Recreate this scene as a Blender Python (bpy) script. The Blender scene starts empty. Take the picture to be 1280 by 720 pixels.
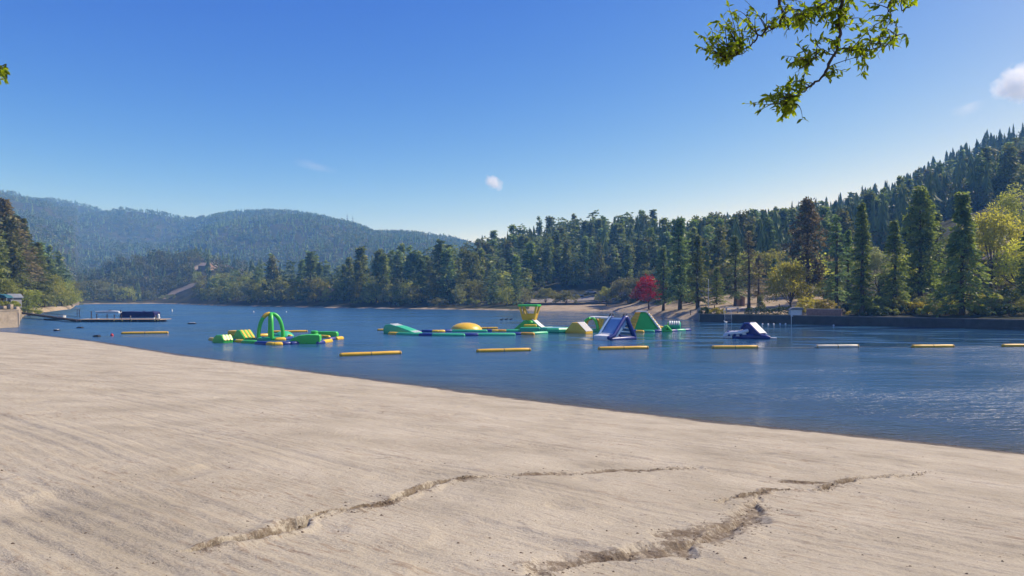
import bpy, bmesh, math, random
import numpy as np
from mathutils import Vector, Matrix
R = math.radians
random.seed(7)
rng = np.random.default_rng(11)
F, CX, HY, H = 853.0, 640.0, 370.0, 5.0      # focal length in photo pixels, optical centre, horizon row, eye height above the water

sc = bpy.context.scene
COL = sc.collection

# ------------------------------------------------------------------ helpers
def at(px, d, z=0.0):
    return Vector(((px - CX) / F * d, d, z))
def onwater(px, py, z=0.0):
    d = F * (H - z) / (py - HY)
    return at(px, d, z)
def tag(o, label=None, cat=None, group=None, kind=None):
    if label: o['label'] = label
    if cat: o['category'] = cat
    if group: o['group'] = group
    if kind: o['kind'] = kind
    return o
def empty(name, loc, rz=0.0, label=None, cat=None, group=None):
    o = bpy.data.objects.new(name, None); COL.objects.link(o)
    o.location = loc; o.rotation_euler = (0, 0, rz); o.empty_display_size = 0.3
    return tag(o, label, cat, group)
def link(name, me, parent=None, loc=None, rz=None):
    o = bpy.data.objects.new(name, me); COL.objects.link(o)
    if parent: o.parent = parent
    if loc is not None: o.location = loc
    if rz is not None: o.rotation_euler = (0, 0, rz)
    return o
def copy_tree(o, parent=None):
    c = o.copy(); COL.objects.link(c)
    if parent: c.parent = parent
    for ch in list(o.children): copy_tree(ch, c)
    return c
def np_mesh(name, verts, faces, mats, matidx=None, smooth=False, attrs=None, face_attrs=None):
    """verts (N,3); faces (M,k) of one k, or a list of such arrays"""
    if not isinstance(faces, (list, tuple)): faces = [faces]
    faces = [np.asarray(f, dtype=np.int32) for f in faces if len(f)]
    me = bpy.data.meshes.new(name)
    verts = np.asarray(verts, dtype=np.float32)
    me.vertices.add(len(verts)); me.vertices.foreach_set('co', verts.ravel())
    tot = np.concatenate([np.full(len(f), f.shape[1], dtype=np.int32) for f in faces])
    loops = np.concatenate([f.ravel() for f in faces])
    start = np.concatenate([[0], np.cumsum(tot)[:-1]]).astype(np.int32)
    me.loops.add(len(loops)); me.loops.foreach_set('vertex_index', loops)
    me.polygons.add(len(tot)); me.polygons.foreach_set('loop_start', start)
    try: me.polygons.foreach_set('loop_total', tot)
    except Exception: pass
    for m in (mats if isinstance(mats, (list, tuple)) else [mats]): me.materials.append(m)
    if matidx is not None: me.polygons.foreach_set('material_index', np.asarray(matidx, dtype=np.int32))
    me.polygons.foreach_set('use_smooth', np.full(len(tot), smooth, dtype=bool))
    me.update(calc_edges=True)
    for k, v in (attrs or {}).items():
        a = me.attributes.new(k, 'FLOAT', 'POINT'); a.data.foreach_set('value', np.asarray(v, dtype=np.float32))
    for k, v in (face_attrs or {}).items():
        a = me.attributes.new(k, 'FLOAT', 'FACE'); a.data.foreach_set('value', np.asarray(v, dtype=np.float32))
    me.validate()
    return me

def vnoise(x, y, seed=0):
    x = np.asarray(x, dtype=np.float64); y = np.asarray(y, dtype=np.float64)
    xi = np.floor(x).astype(np.int64); yi = np.floor(y).astype(np.int64)
    fx = x - xi; fy = y - yi
    fx = fx * fx * (3 - 2 * fx); fy = fy * fy * (3 - 2 * fy)
    def h(a, b):
        n = (a * 374761393 + b * 668265263 + seed * 974711) & 0xffffffff
        n = ((n ^ (n >> 13)) * 1274126177) & 0xffffffff
        n = n ^ (n >> 16)
        return (n & 0xffff) / 65535.0
    a = h(xi, yi); b = h(xi + 1, yi); c = h(xi, yi + 1); d = h(xi + 1, yi + 1)
    return (a * (1 - fx) + b * fx) * (1 - fy) + (c * (1 - fx) + d * fx) * fy - 0.5
def fbm(x, y, octv=4, seed=0):
    s = 0; a = 1.0
    for i in range(octv):
        s = s + a * vnoise(x * 2 ** i, y * 2 ** i, seed + i); a *= 0.5
    return s

# shape builders: each returns a bmesh
def bm_prism(prof, y0, y1, bevel=0.0, seg=3):
    """profile in the xz plane (list of (x, z), counter-clockwise seen from -y), extruded from y0 to y1"""
    bm = bmesh.new()
    a = [bm.verts.new((x, y0, z)) for x, z in prof]; b = [bm.verts.new((x, y1, z)) for x, z in prof]
    bm.faces.new(a); bm.faces.new(b[::-1])
    n = len(prof)
    for i in range(n): bm.faces.new((a[i], b[i], b[(i + 1) % n], a[(i + 1) % n]))
    bmesh.ops.recalc_face_normals(bm, faces=bm.faces)
    if bevel: bmesh.ops.bevel(bm, geom=list(bm.edges), offset=bevel, segments=seg, profile=0.6, affect='EDGES', clamp_overlap=True)
    return bm
def bm_box(cx, cy, cz, sx, sy, sz, bevel=0.0, seg=2, rot=None):
    bm = bm_prism([(-sx/2, -sz/2), (sx/2, -sz/2), (sx/2, sz/2), (-sx/2, sz/2)], -sy/2, sy/2, bevel, seg)
    if rot: bmesh.ops.rotate(bm, verts=bm.verts, matrix=rot)
    bmesh.ops.translate(bm, verts=bm.verts, vec=(cx, cy, cz))
    return bm
def tube_arrays(pts, rad, n=8, cap=True):
    pts = np.asarray(pts, dtype=float); m = len(pts)
    rad = np.broadcast_to(np.asarray(rad, dtype=float), (m,))
    t = np.gradient(pts, axis=0); t /= np.linalg.norm(t, axis=1)[:, None] + 1e-9
    ref = np.array([0, 0, 1.0]) if abs(t[:, 2]).mean() < 0.8 else np.array([1.0, 0, 0])
    u = np.cross(t, ref); u /= np.linalg.norm(u, axis=1)[:, None] + 1e-9
    w = np.cross(u, t)
    an = np.linspace(0, 2 * np.pi, n, endpoint=False)
    ring = (np.cos(an)[None, :, None] * u[:, None, :] + np.sin(an)[None, :, None] * w[:, None, :]) * rad[:, None, None] + pts[:, None, :]
    v = ring.reshape(-1, 3)
    i = np.arange(m - 1)[:, None] * n; j = np.arange(n)[None, :]; j2 = (j + 1) % n
    f = np.stack([i + j, i + j2, i + n + j2, i + n + j], axis=-1).reshape(-1, 4)
    return v, f
def bm_tube(pts, rad, n=10, round_ends=True):
    pts = [Vector(p) for p in pts]
    rad = list(rad) if hasattr(rad, '__len__') else [rad] * len(pts)
    if round_ends:                                     # domed ends
        d0 = (pts[0] - pts[1]).normalized(); d1 = (pts[-1] - pts[-2]).normalized()
        p = []; r = []
        for a in (0.97, 0.8, 0.45): p.append(pts[0] + d0 * rad[0] * a * 0.6); r.append(rad[0] * math.sqrt(max(0, 1 - a * a)))
        p += pts; r += rad
        for a in (0.45, 0.8, 0.97): p.append(pts[-1] + d1 * rad[-1] * a * 0.6); r.append(rad[-1] * math.sqrt(max(0, 1 - a * a)))
        pts, rad = p, r
    v, f = tube_arrays([tuple(q) for q in pts], rad, n)
    bm = bmesh.new(); vs = [bm.verts.new(q) for q in v]
    for q in f: bm.faces.new([vs[k] for k in q])
    bm.faces.new([vs[k] for k in range(n)][::-1]); bm.faces.new([vs[len(v) - n + k] for k in range(n)])
    bmesh.ops.recalc_face_normals(bm, faces=bm.faces)
    return bm
def bm_lathe(prof, n=20, axis='Z'):
    """profile of (r, z)"""
    bm = bmesh.new(); rows = []
    for r, z in prof:
        if r < 1e-4: rows.append([bm.verts.new((0, 0, z))] * n)
        else: rows.append([bm.verts.new((r * math.cos(2*math.pi*k/n), r * math.sin(2*math.pi*k/n), z)) for k in range(n)])
    for a, b in zip(rows[:-1], rows[1:]):
        for k in range(n):
            q = []
            for v in (a[k], a[(k+1) % n], b[(k+1) % n], b[k]):
                if v not in q: q.append(v)
            if len(q) >= 3:
                try: bm.faces.new(q)
                except ValueError: pass
    if axis == 'X': bmesh.ops.rotate(bm, verts=bm.verts, matrix=Matrix.Rotation(R(90), 3, 'Y'))
    bmesh.ops.recalc_face_normals(bm, faces=bm.faces)
    return bm
def join(*bms):
    out = bmesh.new()
    for b in bms:
        me = bpy.data.meshes.new('tmp'); b.to_mesh(me); b.free(); out.from_mesh(me); bpy.data.meshes.remove(me)
    return out
def move(bm, v=(0, 0, 0), rot=None):
    if rot: bmesh.ops.rotate(bm, verts=bm.verts, matrix=rot)
    bmesh.ops.translate(bm, verts=bm.verts, vec=v)
    return bm
def part(name, bm, m, parent=None, smooth=True, label=None, angle=40):
    me = bpy.data.meshes.new(name); bm.to_mesh(me); bm.free(); me.materials.append(m)
    if smooth:
        me.polygons.foreach_set('use_smooth', np.ones(len(me.polygons), dtype=bool))
        me.set_sharp_from_angle(angle=R(angle))
    o = link(name, me, parent)
    if label: o['label'] = label
    return o

# ------------------------------------------------------------------ materials
class NT:
    def __init__(s, name):
        s.m = bpy.data.materials.new(name); s.m.use_nodes = True; s.t = s.m.node_tree; s.t.nodes.clear()
        s.out = s.n('ShaderNodeOutputMaterial')
    def n(s, typ, **kw):
        nd = s.t.nodes.new(typ)
        for k, v in kw.items():
            if k.startswith('i_'):
                key = k[2:]; key = int(key) if key.isdigit() else key.replace('_', ' ')
                nd.inputs[key].default_value = v
            else: setattr(nd, k, v)
        return nd
    def l(s, a, b): s.t.links.new(a, b)
    def math(s, op, a, b=None, clamp=False):
        nd = s.n('ShaderNodeMath', operation=op, use_clamp=clamp)
        for i, v in enumerate((a, b)):
            if v is None: continue
            if isinstance(v, (int, float)): nd.inputs[i].default_value = v
            else: s.l(v, nd.inputs[i])
        return nd.outputs[0]
    def ramp(s, fac, stops):
        r = s.n('ShaderNodeValToRGB'); e = r.color_ramp.elements
        while len(e) < len(stops): e.new(0.5)
        for k, (p, c) in zip(e, stops):
            k.position = p; k.color = (*c, 1) if len(c) == 3 else c
        s.l(fac, r.inputs[0]); return r.outputs[0]
    def mix(s, fac, a, b):
        nd = s.n('ShaderNodeMix', data_type='RGBA')
        for sock, v in ((nd.inputs[0], fac), (nd.inputs[6], a), (nd.inputs[7], b)):
            if isinstance(v, (int, float)): sock.default_value = v
            elif isinstance(v, tuple): sock.default_value = (*v, 1) if len(v) == 3 else v
            else: s.l(v, sock)
        return nd.outputs[2]
    def noise(s, scale, detail=3, rough=0.5, vec=None, dist=0.0):
        nd = s.n('ShaderNodeTexNoise'); nd.inputs['Scale'].default_value = scale; nd.inputs['Detail'].default_value = detail
        nd.inputs['Roughness'].default_value = rough; nd.inputs['Distortion'].default_value = dist
        if vec is not None: s.l(vec, nd.inputs['Vector'])
        return nd.outputs[0]
    def pos(s): return s.n('ShaderNodeNewGeometry').outputs['Position']
    def obj(s): return s.n('ShaderNodeTexCoord').outputs['Object']

_cache = {}
def M(name, col, rough=0.6, var=0.12, scale=3.0, spec=0.4, bump=0.0, metal=0.0, bscale=None):
    """painted / plain material with uneven tone and wear"""
    key = name
    if key in _cache: return _cache[key]
    k = NT(name); p = k.n('ShaderNodeBsdfPrincipled')
    o = k.obj()
    n1 = k.noise(scale, 5, 0.6, o)
    lo = tuple(c * (1 - var) for c in col); hi = tuple(min(1, c * (1 + var)) for c in col)
    k.l(k.ramp(n1, [(0.3, lo), (0.7, hi)]), p.inputs['Base Color'])
    p.inputs['Roughness'].default_value = rough; p.inputs['Specular IOR Level'].default_value = spec; p.inputs['Metallic'].default_value = metal
    if bump:
        b = k.n('ShaderNodeBump'); b.inputs['Strength'].default_value = 1.0; b.inputs['Distance'].default_value = bump
        k.l(k.noise(bscale or scale * 4, 4, 0.6, o), b.inputs['Height']); k.l(b.outputs[0], p.inputs['Normal'])
    k.l(p.outputs[0], k.out.inputs[0]); _cache[key] = k.m; return k.m
def foliage(name, dark, light, transl=0.35, hue=0.03, tcol=None):
    k = NT(name); a = k.n('ShaderNodeAttribute', attribute_name='tint'); oi = k.n('ShaderNodeObjectInfo')
    c = k.mix(a.outputs['Fac'], dark, light)
    hs = k.n('ShaderNodeHueSaturation'); k.l(c, hs.inputs['Color'])
    k.l(k.math('ADD', k.math('MULTIPLY', oi.outputs['Random'], hue), 0.5 - hue / 2), hs.inputs['Hue'])
    k.l(k.math('ADD', k.math('MULTIPLY', oi.outputs['Random'], 0.65), 0.75), hs.inputs['Value'])
    d = k.n('ShaderNodeBsdfPrincipled'); k.l(hs.outputs[0], d.inputs['Base Color'])
    d.inputs['Roughness'].default_value = 0.55; d.inputs['Specular IOR Level'].default_value = 0.25
    t = k.n('ShaderNodeBsdfTranslucent')
    tc = k.n('ShaderNodeHueSaturation'); tc.inputs['Value'].default_value = 1.5; tc.inputs['Saturation'].default_value = 1.1
    k.l(hs.outputs[0], tc.inputs['Color']); k.l(tc.outputs[0], t.inputs['Color'])
    mx = k.n('ShaderNodeMixShader'); mx.inputs[0].default_value = transl
    k.l(d.outputs[0], mx.inputs[1]); k.l(t.outputs[0], mx.inputs[2]); k.l(mx.outputs[0], k.out.inputs[0])
    return k.m
# ------------------------------------------------------------------ camera, sky, sun
SUN_AZ, SUN_EL = R(67), R(46)          # azimuth measured from +Y (view direction) towards +X
cam = bpy.data.cameras.new('camera'); co = bpy.data.objects.new('camera', cam); COL.objects.link(co)
co.location = (0, 0, H); co.rotation_euler = (R(90), 0, 0)
cam.sensor_width = 36; cam.lens = 36 * F / 1280; cam.shift_y = (HY - 360) / 1280
cam.clip_start = 0.05; cam.clip_end = 30000
sc.camera = co
w = bpy.data.worlds.new('World'); sc.world = w; w.use_nodes = True
wt = w.node_tree; wt.nodes.clear()
sky = wt.nodes.new('ShaderNodeTexSky'); sky.sky_type = 'NISHITA'; sky.sun_disc = False
sky.sun_elevation = SUN_EL; sky.sun_rotation = SUN_AZ; sky.altitude = 1400; sky.air_density = 0.6; sky.dust_density = 1.0; sky.ozone_density = 3.0
EXPO = 0.72
def wmath(op, a, v):
    nd = wt.nodes.new('ShaderNodeMath'); nd.operation = op; wt.links.new(a, nd.inputs[0]); nd.inputs[1].default_value = v; return nd.outputs[0]
sep = wt.nodes.new('ShaderNodeSeparateColor'); comb = wt.nodes.new('ShaderNodeCombineColor'); wt.links.new(sky.outputs[0], sep.inputs[0])
for ch, (g, kk) in enumerate(((2.8, 13.0), (1.95, 2.72), (0.62, 1.06))):      # clear, deep mountain-air blue: response per channel
    x = wmath('POWER', wmath('MULTIPLY', sep.outputs[ch], 0.145), g); x = wmath('MINIMUM', wmath('MULTIPLY', x, kk), 1.3)
    wt.links.new(wmath('MULTIPLY', x, 2 ** -EXPO / 0.12), comb.inputs[ch])
bg = wt.nodes.new('ShaderNodeBackground'); bg.inputs[1].default_value = 0.12
wo = wt.nodes.new('ShaderNodeOutputWorld')
wt.links.new(comb.outputs[0], bg.inputs[0]); wt.links.new(bg.outputs[0], wo.inputs[0])
sl = bpy.data.lights.new('sun', 'SUN'); sl.energy = 4.0; sl.angle = R(0.5); sl.color = (1.0, 0.93, 0.83)
so = bpy.data.objects.new('sun', sl); COL.objects.link(so)
SUND = Vector((math.sin(SUN_AZ) * math.cos(SUN_EL), math.cos(SUN_AZ) * math.cos(SUN_EL), math.sin(SUN_EL)))
so.rotation_euler = SUND.to_track_quat('Z', 'Y').to_euler(); so.location = SUND * 60
vs = sc.view_settings; vs.view_transform = 'Standard'; vs.look = 'None'; vs.exposure = EXPO; vs.gamma = 1; vs.use_curve_mapping = False
cy = sc.cycles; cy.use_denoising = True
try: cy.denoiser = 'OPENIMAGEDENOISE'
except Exception: pass
cy.max_bounces = 6; cy.diffuse_bounces = 2; cy.glossy_bounces = 3; cy.transmission_bounces = 4; cy.transparent_max_bounces = 8; cy.volume_bounces = 6
cy.sample_clamp_indirect = 4; cy.sample_clamp_direct = 0.9; cy.caustics_reflective = False; cy.caustics_refractive = False

# ------------------------------------------------------------------ the far terrain
def T(tab):
    a = np.array(tab, dtype=float); return lambda px: np.interp(px, a[:, 0], a[:, 1])
SHORE = T([(-900,70),(-300,80),(-150,88),(0,106.5),(23,109.6),(27,150),(30,180),(60,215),(90,262),(97,420),(200,450),(240,400),(270,355),(420,285),(640,237),(760,225),(800,190),(830,163),(850,150),(872,140),(875,131.3),(985,122.3),(1130,111.3),(1280,99.3),(1500,85.3),(1900,60.3),(2600,40.3)])
BANK_A = T([(20,0.5),(26,6),(860,8),(874,6),(876,0.6),(3000,0.6)])
BANK_Z = T([(20,2.75),(26,1.0),(92,0.9),(100,0.8),(860,1.0),(872,1.2),(876,1.5),(3000,1.5)])
D3 = T([(-900,60),(24,50),(60,40),(100,30),(640,30),(900,35),(3000,35)])
Z3 = T([(-900,4),(24,4.0),(60,2.2),(92,1.6),(100,3),(420,4),(640,3.2),(700,2.4),(780,2.4),(860,3.0),(990,4.0),(1130,4.6),(1280,6),(3000,8)])
D1 = T([(-900,220),(0,260),(60,300),(92,340),(97,640),(300,650),(420,500),(560,420),(660,400),(830,420),(920,450),(1050,500),(1150,540),(1260,580),(1400,600),(3000,600)])
P1 = T([(-900,230),(-100,275),(0,295),(60,335),(92,360),(97,335),(150,318),(200,309),(250,304),(300,320),(350,337),(420,338),(470,322),(560,315),(600,302),(660,290),(700,277),(750,271),(830,272),(860,279),(920,276),(980,264),(1050,252),(1100,236),(1150,213),(1200,188),(1260,164),(1320,140),(1500,80),(3000,20)])
TH1 = T([(-900,6),(92,5),(97,12),(420,14),(660,15),(3000,15)])
D2 = T([(-900,2500),(200,2300),(260,1900),(400,1850),(500,1600),(640,1500),(3000,1500)])
P2 = T([(-900,225),(-300,236),(0,250),(60,255),(90,259),(120,265),(180,273),(225,279),(245,275),(275,267),(330,262),(365,263),(400,268),(440,279),(465,292),(520,294),(560,300),(590,306),(640,322),(700,345),(3000,345)])
def zt(px, d):
    px = np.asarray(px, dtype=float); d = np.asarray(d, dtype=float)
    s = SHORE(px); d1 = D1(px); d2 = D2(px)
    z1 = H + (HY - P1(px)) / F * d1 - TH1(px); z2 = H + (HY - P2(px)) / F * d2 - 9
    xs = [s - 25, s, s + BANK_A(px), s + np.maximum(D3(px), 12), d1, d1 * 1.3, d2, d2 * 1.5]
    zs = [np.full_like(s, -2.5), np.zeros_like(s), BANK_Z(px), Z3(px), z1, np.minimum(z1 * 0.8, z2 * 0.6), z2, z2 * 0.8]
    z = np.full(np.broadcast(px, d).shape, -2.5)
    for i in range(len(xs) - 1):
        t = np.clip((d - xs[i]) / np.maximum(xs[i + 1] - xs[i], 0.01), 0, 1)
        if i >= 4: t = t * t * (3 - 2 * t) * 0.6 + t * 0.4
        z = np.where(d >= xs[i], zs[i] + (zs[i + 1] - zs[i]) * t, z)
    z = np.where(d > xs[-1], zs[-1], z)
    x = (px - CX) / F * d
    far = np.clip((d - s - 50) / 150, 0, 1)
    z = z + far * fbm(x / 60, d / 60, 3, 3) * 5 + np.clip((d - 900) / 600, 0, 1) * fbm(x / 260, d / 260, 4, 9) * 60 * np.where(d < d2 * 1.03, np.clip((d2 * 1.0 - d) / 500, 0, 1), 0)
    near = np.clip((d - s - 1.5) / 8, 0, 1)
    return z + near * fbm(x / 5, d / 5, 3, 5) * 0.25
# dry clearings and sandy places, as soft spots on the ground (px, d, half width px, half depth)
CLEAR = [(228,480,20,9,.95),(212,474,9,8,.9),(285,600,22,24,1.0),(300,612,16,22,1.0),(252,566,14,25,0.7),(180,560,9,20,.6),(320,590,12,20,0.6)]
def tan_at(px, d):
    t = np.zeros(np.broadcast(px, d).shape)
    for a, b, c, e, s in CLEAR: t = np.maximum(t, s * np.exp(-(((px - a) / c) ** 4 + ((d - b) / e) ** 4)))
    off = d - SHORE(px)
    t = np.maximum(t, np.where((px > 660) & (px < 874), np.clip(1.25 - off / 42, 0, 1), 0))
    t = np.maximum(t, np.where((px > 874), np.clip(1.3 - off / np.interp(px, [874, 1030, 1060], [70, 70, 35]), 0, 1) * np.interp(px, [874, 1030, 1060], [.8, .8, .25]) * (off > 2), 0))
    t = np.maximum(t, np.where((px > 97) & (px <= 660), np.clip(1.1 - off / 8, 0, 1) * 0.62, 0))
    t = np.maximum(t, np.where((px > 26) & (px <= 97), np.clip(1.4 - off / 16, 0, 1), 0))
    return t
cpx = np.concatenate([np.arange(-1500, -40, 30), np.arange(-40, 1320, 4), np.arange(1320, 2900, 40)]).astype(float)
cpx = np.sort(np.concatenate([cpx, [23.2, 24.8, 26.5, 92.5, 95.5, 873.5, 874.6, 875.6]]))
u = np.concatenate([np.linspace(0, 1, 60)])
rows = []
for px in cpx:
    s = float(SHORE(px)); a = float(BANK_A(px))
    dd = [s - 30, s - 4, s, s + a * .5, s + a, s + a + 1.0] + list(np.geomspace(s + a + 3, float(D1(px)), 40)) + list(np.linspace(float(D1(px)) * 1.04, float(D2(px)), 34)) + list(np.linspace(float(D2(px)) * 1.04, 3350, 6))
    rows.append(dd)
rows = np.array(rows); pxg = np.repeat(cpx[:, None], rows.shape[1], 1)
zz = zt(pxg, rows)
verts = np.stack([(pxg - CX) / F * rows, rows, zz], -1).reshape(-1, 3)
nr = rows.shape[1]
i = np.arange(len(cpx) - 1)[:, None]; j = np.arange(nr - 1)[None, :]
fc = np.stack([i * nr + j, (i + 1) * nr + j, (i + 1) * nr + j + 1, i * nr + j + 1], -1).reshape(-1, 4)
k = NT('hill_ground'); p = k.n('ShaderNodeBsdfPrincipled'); pos = k.pos()
ta = k.n('ShaderNodeAttribute', attribute_name='tan')
forest_c = k.ramp(k.noise(0.06, 6, 0.65, pos), [(0.3, (0.018, 0.026, 0.012)), (0.5, (0.040, 0.042, 0.022)), (0.7, (0.075, 0.066, 0.036))])
tan_c = k.ramp(k.noise(0.35, 6, 0.65, pos), [(0.3, (0.24, 0.19, 0.125)), (0.55, (0.34, 0.28, 0.20)), (0.75, (0.42, 0.35, 0.26))])
tm = k.math('ADD', ta.outputs['Fac'], k.math('MULTIPLY', k.math('SUBTRACT', k.noise(0.2, 5, 0.6, pos), 0.5), 0.9))
k.l(k.mix(k.ramp(tm, [(0.35, (0, 0, 0)), (0.6, (1, 1, 1))]), forest_c, tan_c), p.inputs['Base Color'])
p.inputs['Roughness'].default_value = 0.95; p.inputs['Specular IOR Level'].default_value = 0.1
b = k.n('ShaderNodeBump', i_Distance=0.3); k.l(k.noise(1.5, 5, 0.7, pos), b.inputs['Height']); k.l(b.outputs[0], p.inputs['Normal'])
k.l(p.outputs[0], k.out.inputs[0]); HILLMAT = k.m
tag(link('terrain', np_mesh('terrain', verts, fc, HILLMAT, smooth=True, attrs={'tan': tan_at(pxg, rows).ravel()})), kind='structure')

# ------------------------------------------------------------------ the sand beach: one polar sheet round the viewer's feet
NX, NY = 0.607, 0.795                                    # seaward normal of the shoreline
NL = math.hypot(NX, NY); NX /= NL; NY /= NL
_sp = [(1280,567),(1150,552),(1000,537),(900,527.5),(800,516),(720,506.5),(640,497),(540,483.5),(430,470),(340,457.5),(250,446.5),(190,437.5),(150,431),(128,427.5),(90,423),(50,418.5),(0,414.5)]
_P = [onwater(a, b) for a, b in _sp]
_t = np.array([-NY * q.x + NX * q.y for q in _P]); _q = np.array([NX * q.x + NY * q.y for q in _P])
_t = np.concatenate([[-60], _t, [_t[-1] + 40]]); _q = np.concatenate([[_q[0] - 1], _q, [_q[-1] - 12]])
def shoreq(t): return np.interp(t, _t, _q)
def ground_pt(px, py):
    d = 6.0
    for _ in range(60):
        z = float(sand_base(np.array((px - CX) / F * d), np.array(d))); d = 0.5 * d + 0.5 * F * (H - z) / (py - HY)
    return (px - CX) / F * d, d
def sand_base(x, y):
    t = -NY * x + NX * y; q = NX * x + NY * y; qs = shoreq(t)
    s = 1 - q / qs
    z = 3.30 * s
    z = np.where(s > 1.0, 3.30 + 0.9 * np.tanh((s - 1.0) * 1.5), z)
    return np.maximum(z, -2.2)
CRACKS = [  # photo pixels of each rut, half width m, depth m
 ([(222,692),(260,684),(300,675),(332,668),(352,660),(378,648),(420,637),(462,630),(492,624),(522,611),(548,604),(590,598),(640,594)], 0.075, 0.12),
 ([(640,594),(700,590),(760,588),(830,587),(880,583)], 0.09, 0.03),
 ([(1160,588),(1140,594),(1100,597),(1066,599),(1046,605),(1015,612),(985,610),(958,611),(930,620),(890,627)], 0.06, 0.09),
 ([(1046,605),(1010,603),(970,600)], 0.06, 0.03),
 ([(948,616),(940,636),(925,655),(890,672),(840,686),(780,694),(720,700),(680,708),(650,718)], 0.15, 0.05),
 ([(800,690),(740,699),(700,708),(660,722)], 0.07, 0.04),
 ([(925,655),(860,664),(820,672)], 0.15, 0.025)]
def cracks_at(x, y, base=True):
    dep = np.zeros_like(x); dirt = np.zeros_like(x)
    wx = x + 0.08 * fbm(x * 3.1, y * 3.1, 5, 21); wy = y + 0.12 * fbm(x * 3.1, y * 3.1, 5, 27)
    for pts, hw, dp in CRACKS:
        g = [ground_pt(*p) for p in pts]
        best = np.full_like(x, 9.0); side = np.zeros_like(x); tt = np.zeros_like(x); n = len(g) - 1
        for kk, ((ax, ay), (bx, by)) in enumerate(zip(g[:-1], g[1:])):
            vx, vy = bx - ax, by - ay; L2 = vx * vx + vy * vy
            tpar = np.clip(((wx - ax) * vx + (wy - ay) * vy) / L2, 0, 1)
            ex = wx - ax - tpar * vx; ey = wy - ay - tpar * vy; dd = np.hypot(ex, ey)
            m = dd < best
            best = np.where(m, dd, best); side = np.where(m, (vx * ey - vy * ex) / math.sqrt(L2), side); tt = np.where(m, (kk + tpar) / n, tt)
        wid = hw * (0.25 + 1.9 * (vnoise(x * 2.3, y * 2.3, 41) + 0.5) ** 1.5) * np.clip(np.minimum(tt, 1 - tt) * 9 + 0.25, 0, 1)
        fade = np.clip(np.minimum(tt, 1 - tt) * 8 + 0.2, 0, 1)
        c = np.clip(1 - best / (wid + 1e-4), 0, 1)
        dirt = np.maximum(dirt, fade * np.clip(c * 1.8, 0, 1) * 0.74)
        edge = np.exp(-((best - wid * 1.5) / (wid * 0.7)) ** 2) * 0.22
        dep += dp * fade * (edge - np.clip(c * 1.7, 0, 1) ** 0.8)
        dirt = np.maximum(dirt, fade * np.exp(-(best / (hw * 1.35 + .06)) ** 2) * (0.55 + 0.65 * (fbm(x * 2.2, y * 2.2, 3, 77) + 0.5)))
    return dep, dirt
def sand_full(x, y):
    z = sand_base(x, y)
    t = -NY * x + NX * y; q = NX * x + NY * y; s = 1 - q / shoreq(t)
    land = np.clip(s * 12, 0, 1)
    z = z + land * (0.05 * fbm(x / 2.2, y / 2.2, 3, 1) + 0.014 * fbm(x * 2.2, y * 2.2, 3, 2))
    # raked and driven grooves along the shore
    qq = q + 0.55 * fbm(t / 9, q / 5, 3, 13)
    amp = 0.15 + 1.1 * np.clip(fbm(t / 6, q / 1.1, 3, 31) * 2.0 + 0.4, 0, 1)
    gro = np.sin(qq * 2 * np.pi / 0.42) * 0.5 + np.sin(qq * 2 * np.pi / 0.19 + 2 * vnoise(t / 3, q, 8)) * 0.28 + np.sin(qq * 2 * np.pi / 1.35) * 0.8
    z = z + land * gro * 0.014 * amp
    # tyre tread marks on some of the tracks
    for tq, ph in ((11.8, 0.0), (13.9, .8), (7.2, .3), (8.9, 0.2)):
        m = np.exp(-((qq - tq) / 0.16) ** 4) * np.clip(vnoise(t / 6, q * 0, 51 + int(tq)) * 3 + 0.6, 0, 1)
        z = z + land * m * (np.sin((t + abs(qq - tq) * 1.2) * 2 * np.pi / 0.16 + ph) * 0.008 - 0.008)
    # trampled hollows
    f = vnoise(x * 1.7, y * 1.7, 61); f2 = vnoise(x / 3.5, y / 3.5, 62)
    z = z - land * np.clip(f - 0.24, 0, 1) * 0.16 * np.clip(f2 * 4 + .6, 0, 1)
    dep, dirt = cracks_at(x, y)
    dep += 0.03 * np.clip(dirt, 0, 1) * fbm(x * 9, y * 9, 3, 91)
    return z + dep, dirt
an = np.concatenate([np.linspace(-50, -40, 12, endpoint=False), np.degrees(np.arctan(np.linspace(math.tan(R(-40)), math.tan(R(42)), 800))), np.linspace(43, 52, 12)])
an = np.concatenate([an, np.linspace(56, 306, 64, endpoint=False)])
rr = np.concatenate([[0.02, 0.8, 1.6, 2.4, 3.0], np.geomspace(3.6, 40, 540), np.geomspace(40.8, 175, 90)])
AA, RR = np.meshgrid(R(1) * an, rr, indexing='ij')
sx, sy = RR * np.sin(AA), RR * np.cos(AA)
sz, dirt = sand_full(sx, sy)
nr = len(rr); na = len(an)
i = np.arange(na)[:, None]; j = np.arange(nr - 1)[None, :]; i2 = (i + 1) % na
fc = np.stack([i * nr + j, i2 * nr + j, i2 * nr + j + 1, i * nr + j + 1], -1).reshape(-1, 4)
k = NT('beach_sand'); p = k.n('ShaderNodeBsdfPrincipled'); pos = k.pos()
xyz = k.n('ShaderNodeSeparateXYZ'); k.l(pos, xyz.inputs[0])
base = k.ramp(k.noise(0.55, 5, 0.6, pos), [(0.28, (0.290, 0.259, 0.198)), (0.5, (0.376, 0.338, 0.263)), (0.72, (0.44, 0.398, 0.316))])
fine = k.ramp(k.noise(38, 4, 0.8, pos), [(0.3, (0.72, 0.70, 0.68)), (0.5, (0.98, 0.98, 0.98)), (0.75, (1.12, 1.12, 1.12))])
mu = k.n('ShaderNodeMix', data_type='RGBA', blend_type='MULTIPLY'); mu.inputs[0].default_value = 1; k.l(base, mu.inputs[6]); k.l(fine, mu.inputs[7])
speck = k.ramp(k.noise(16, 2, 0.5, pos), [(0.29, (1, 1, 1)), (0.34, (0, 0, 0))])
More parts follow.
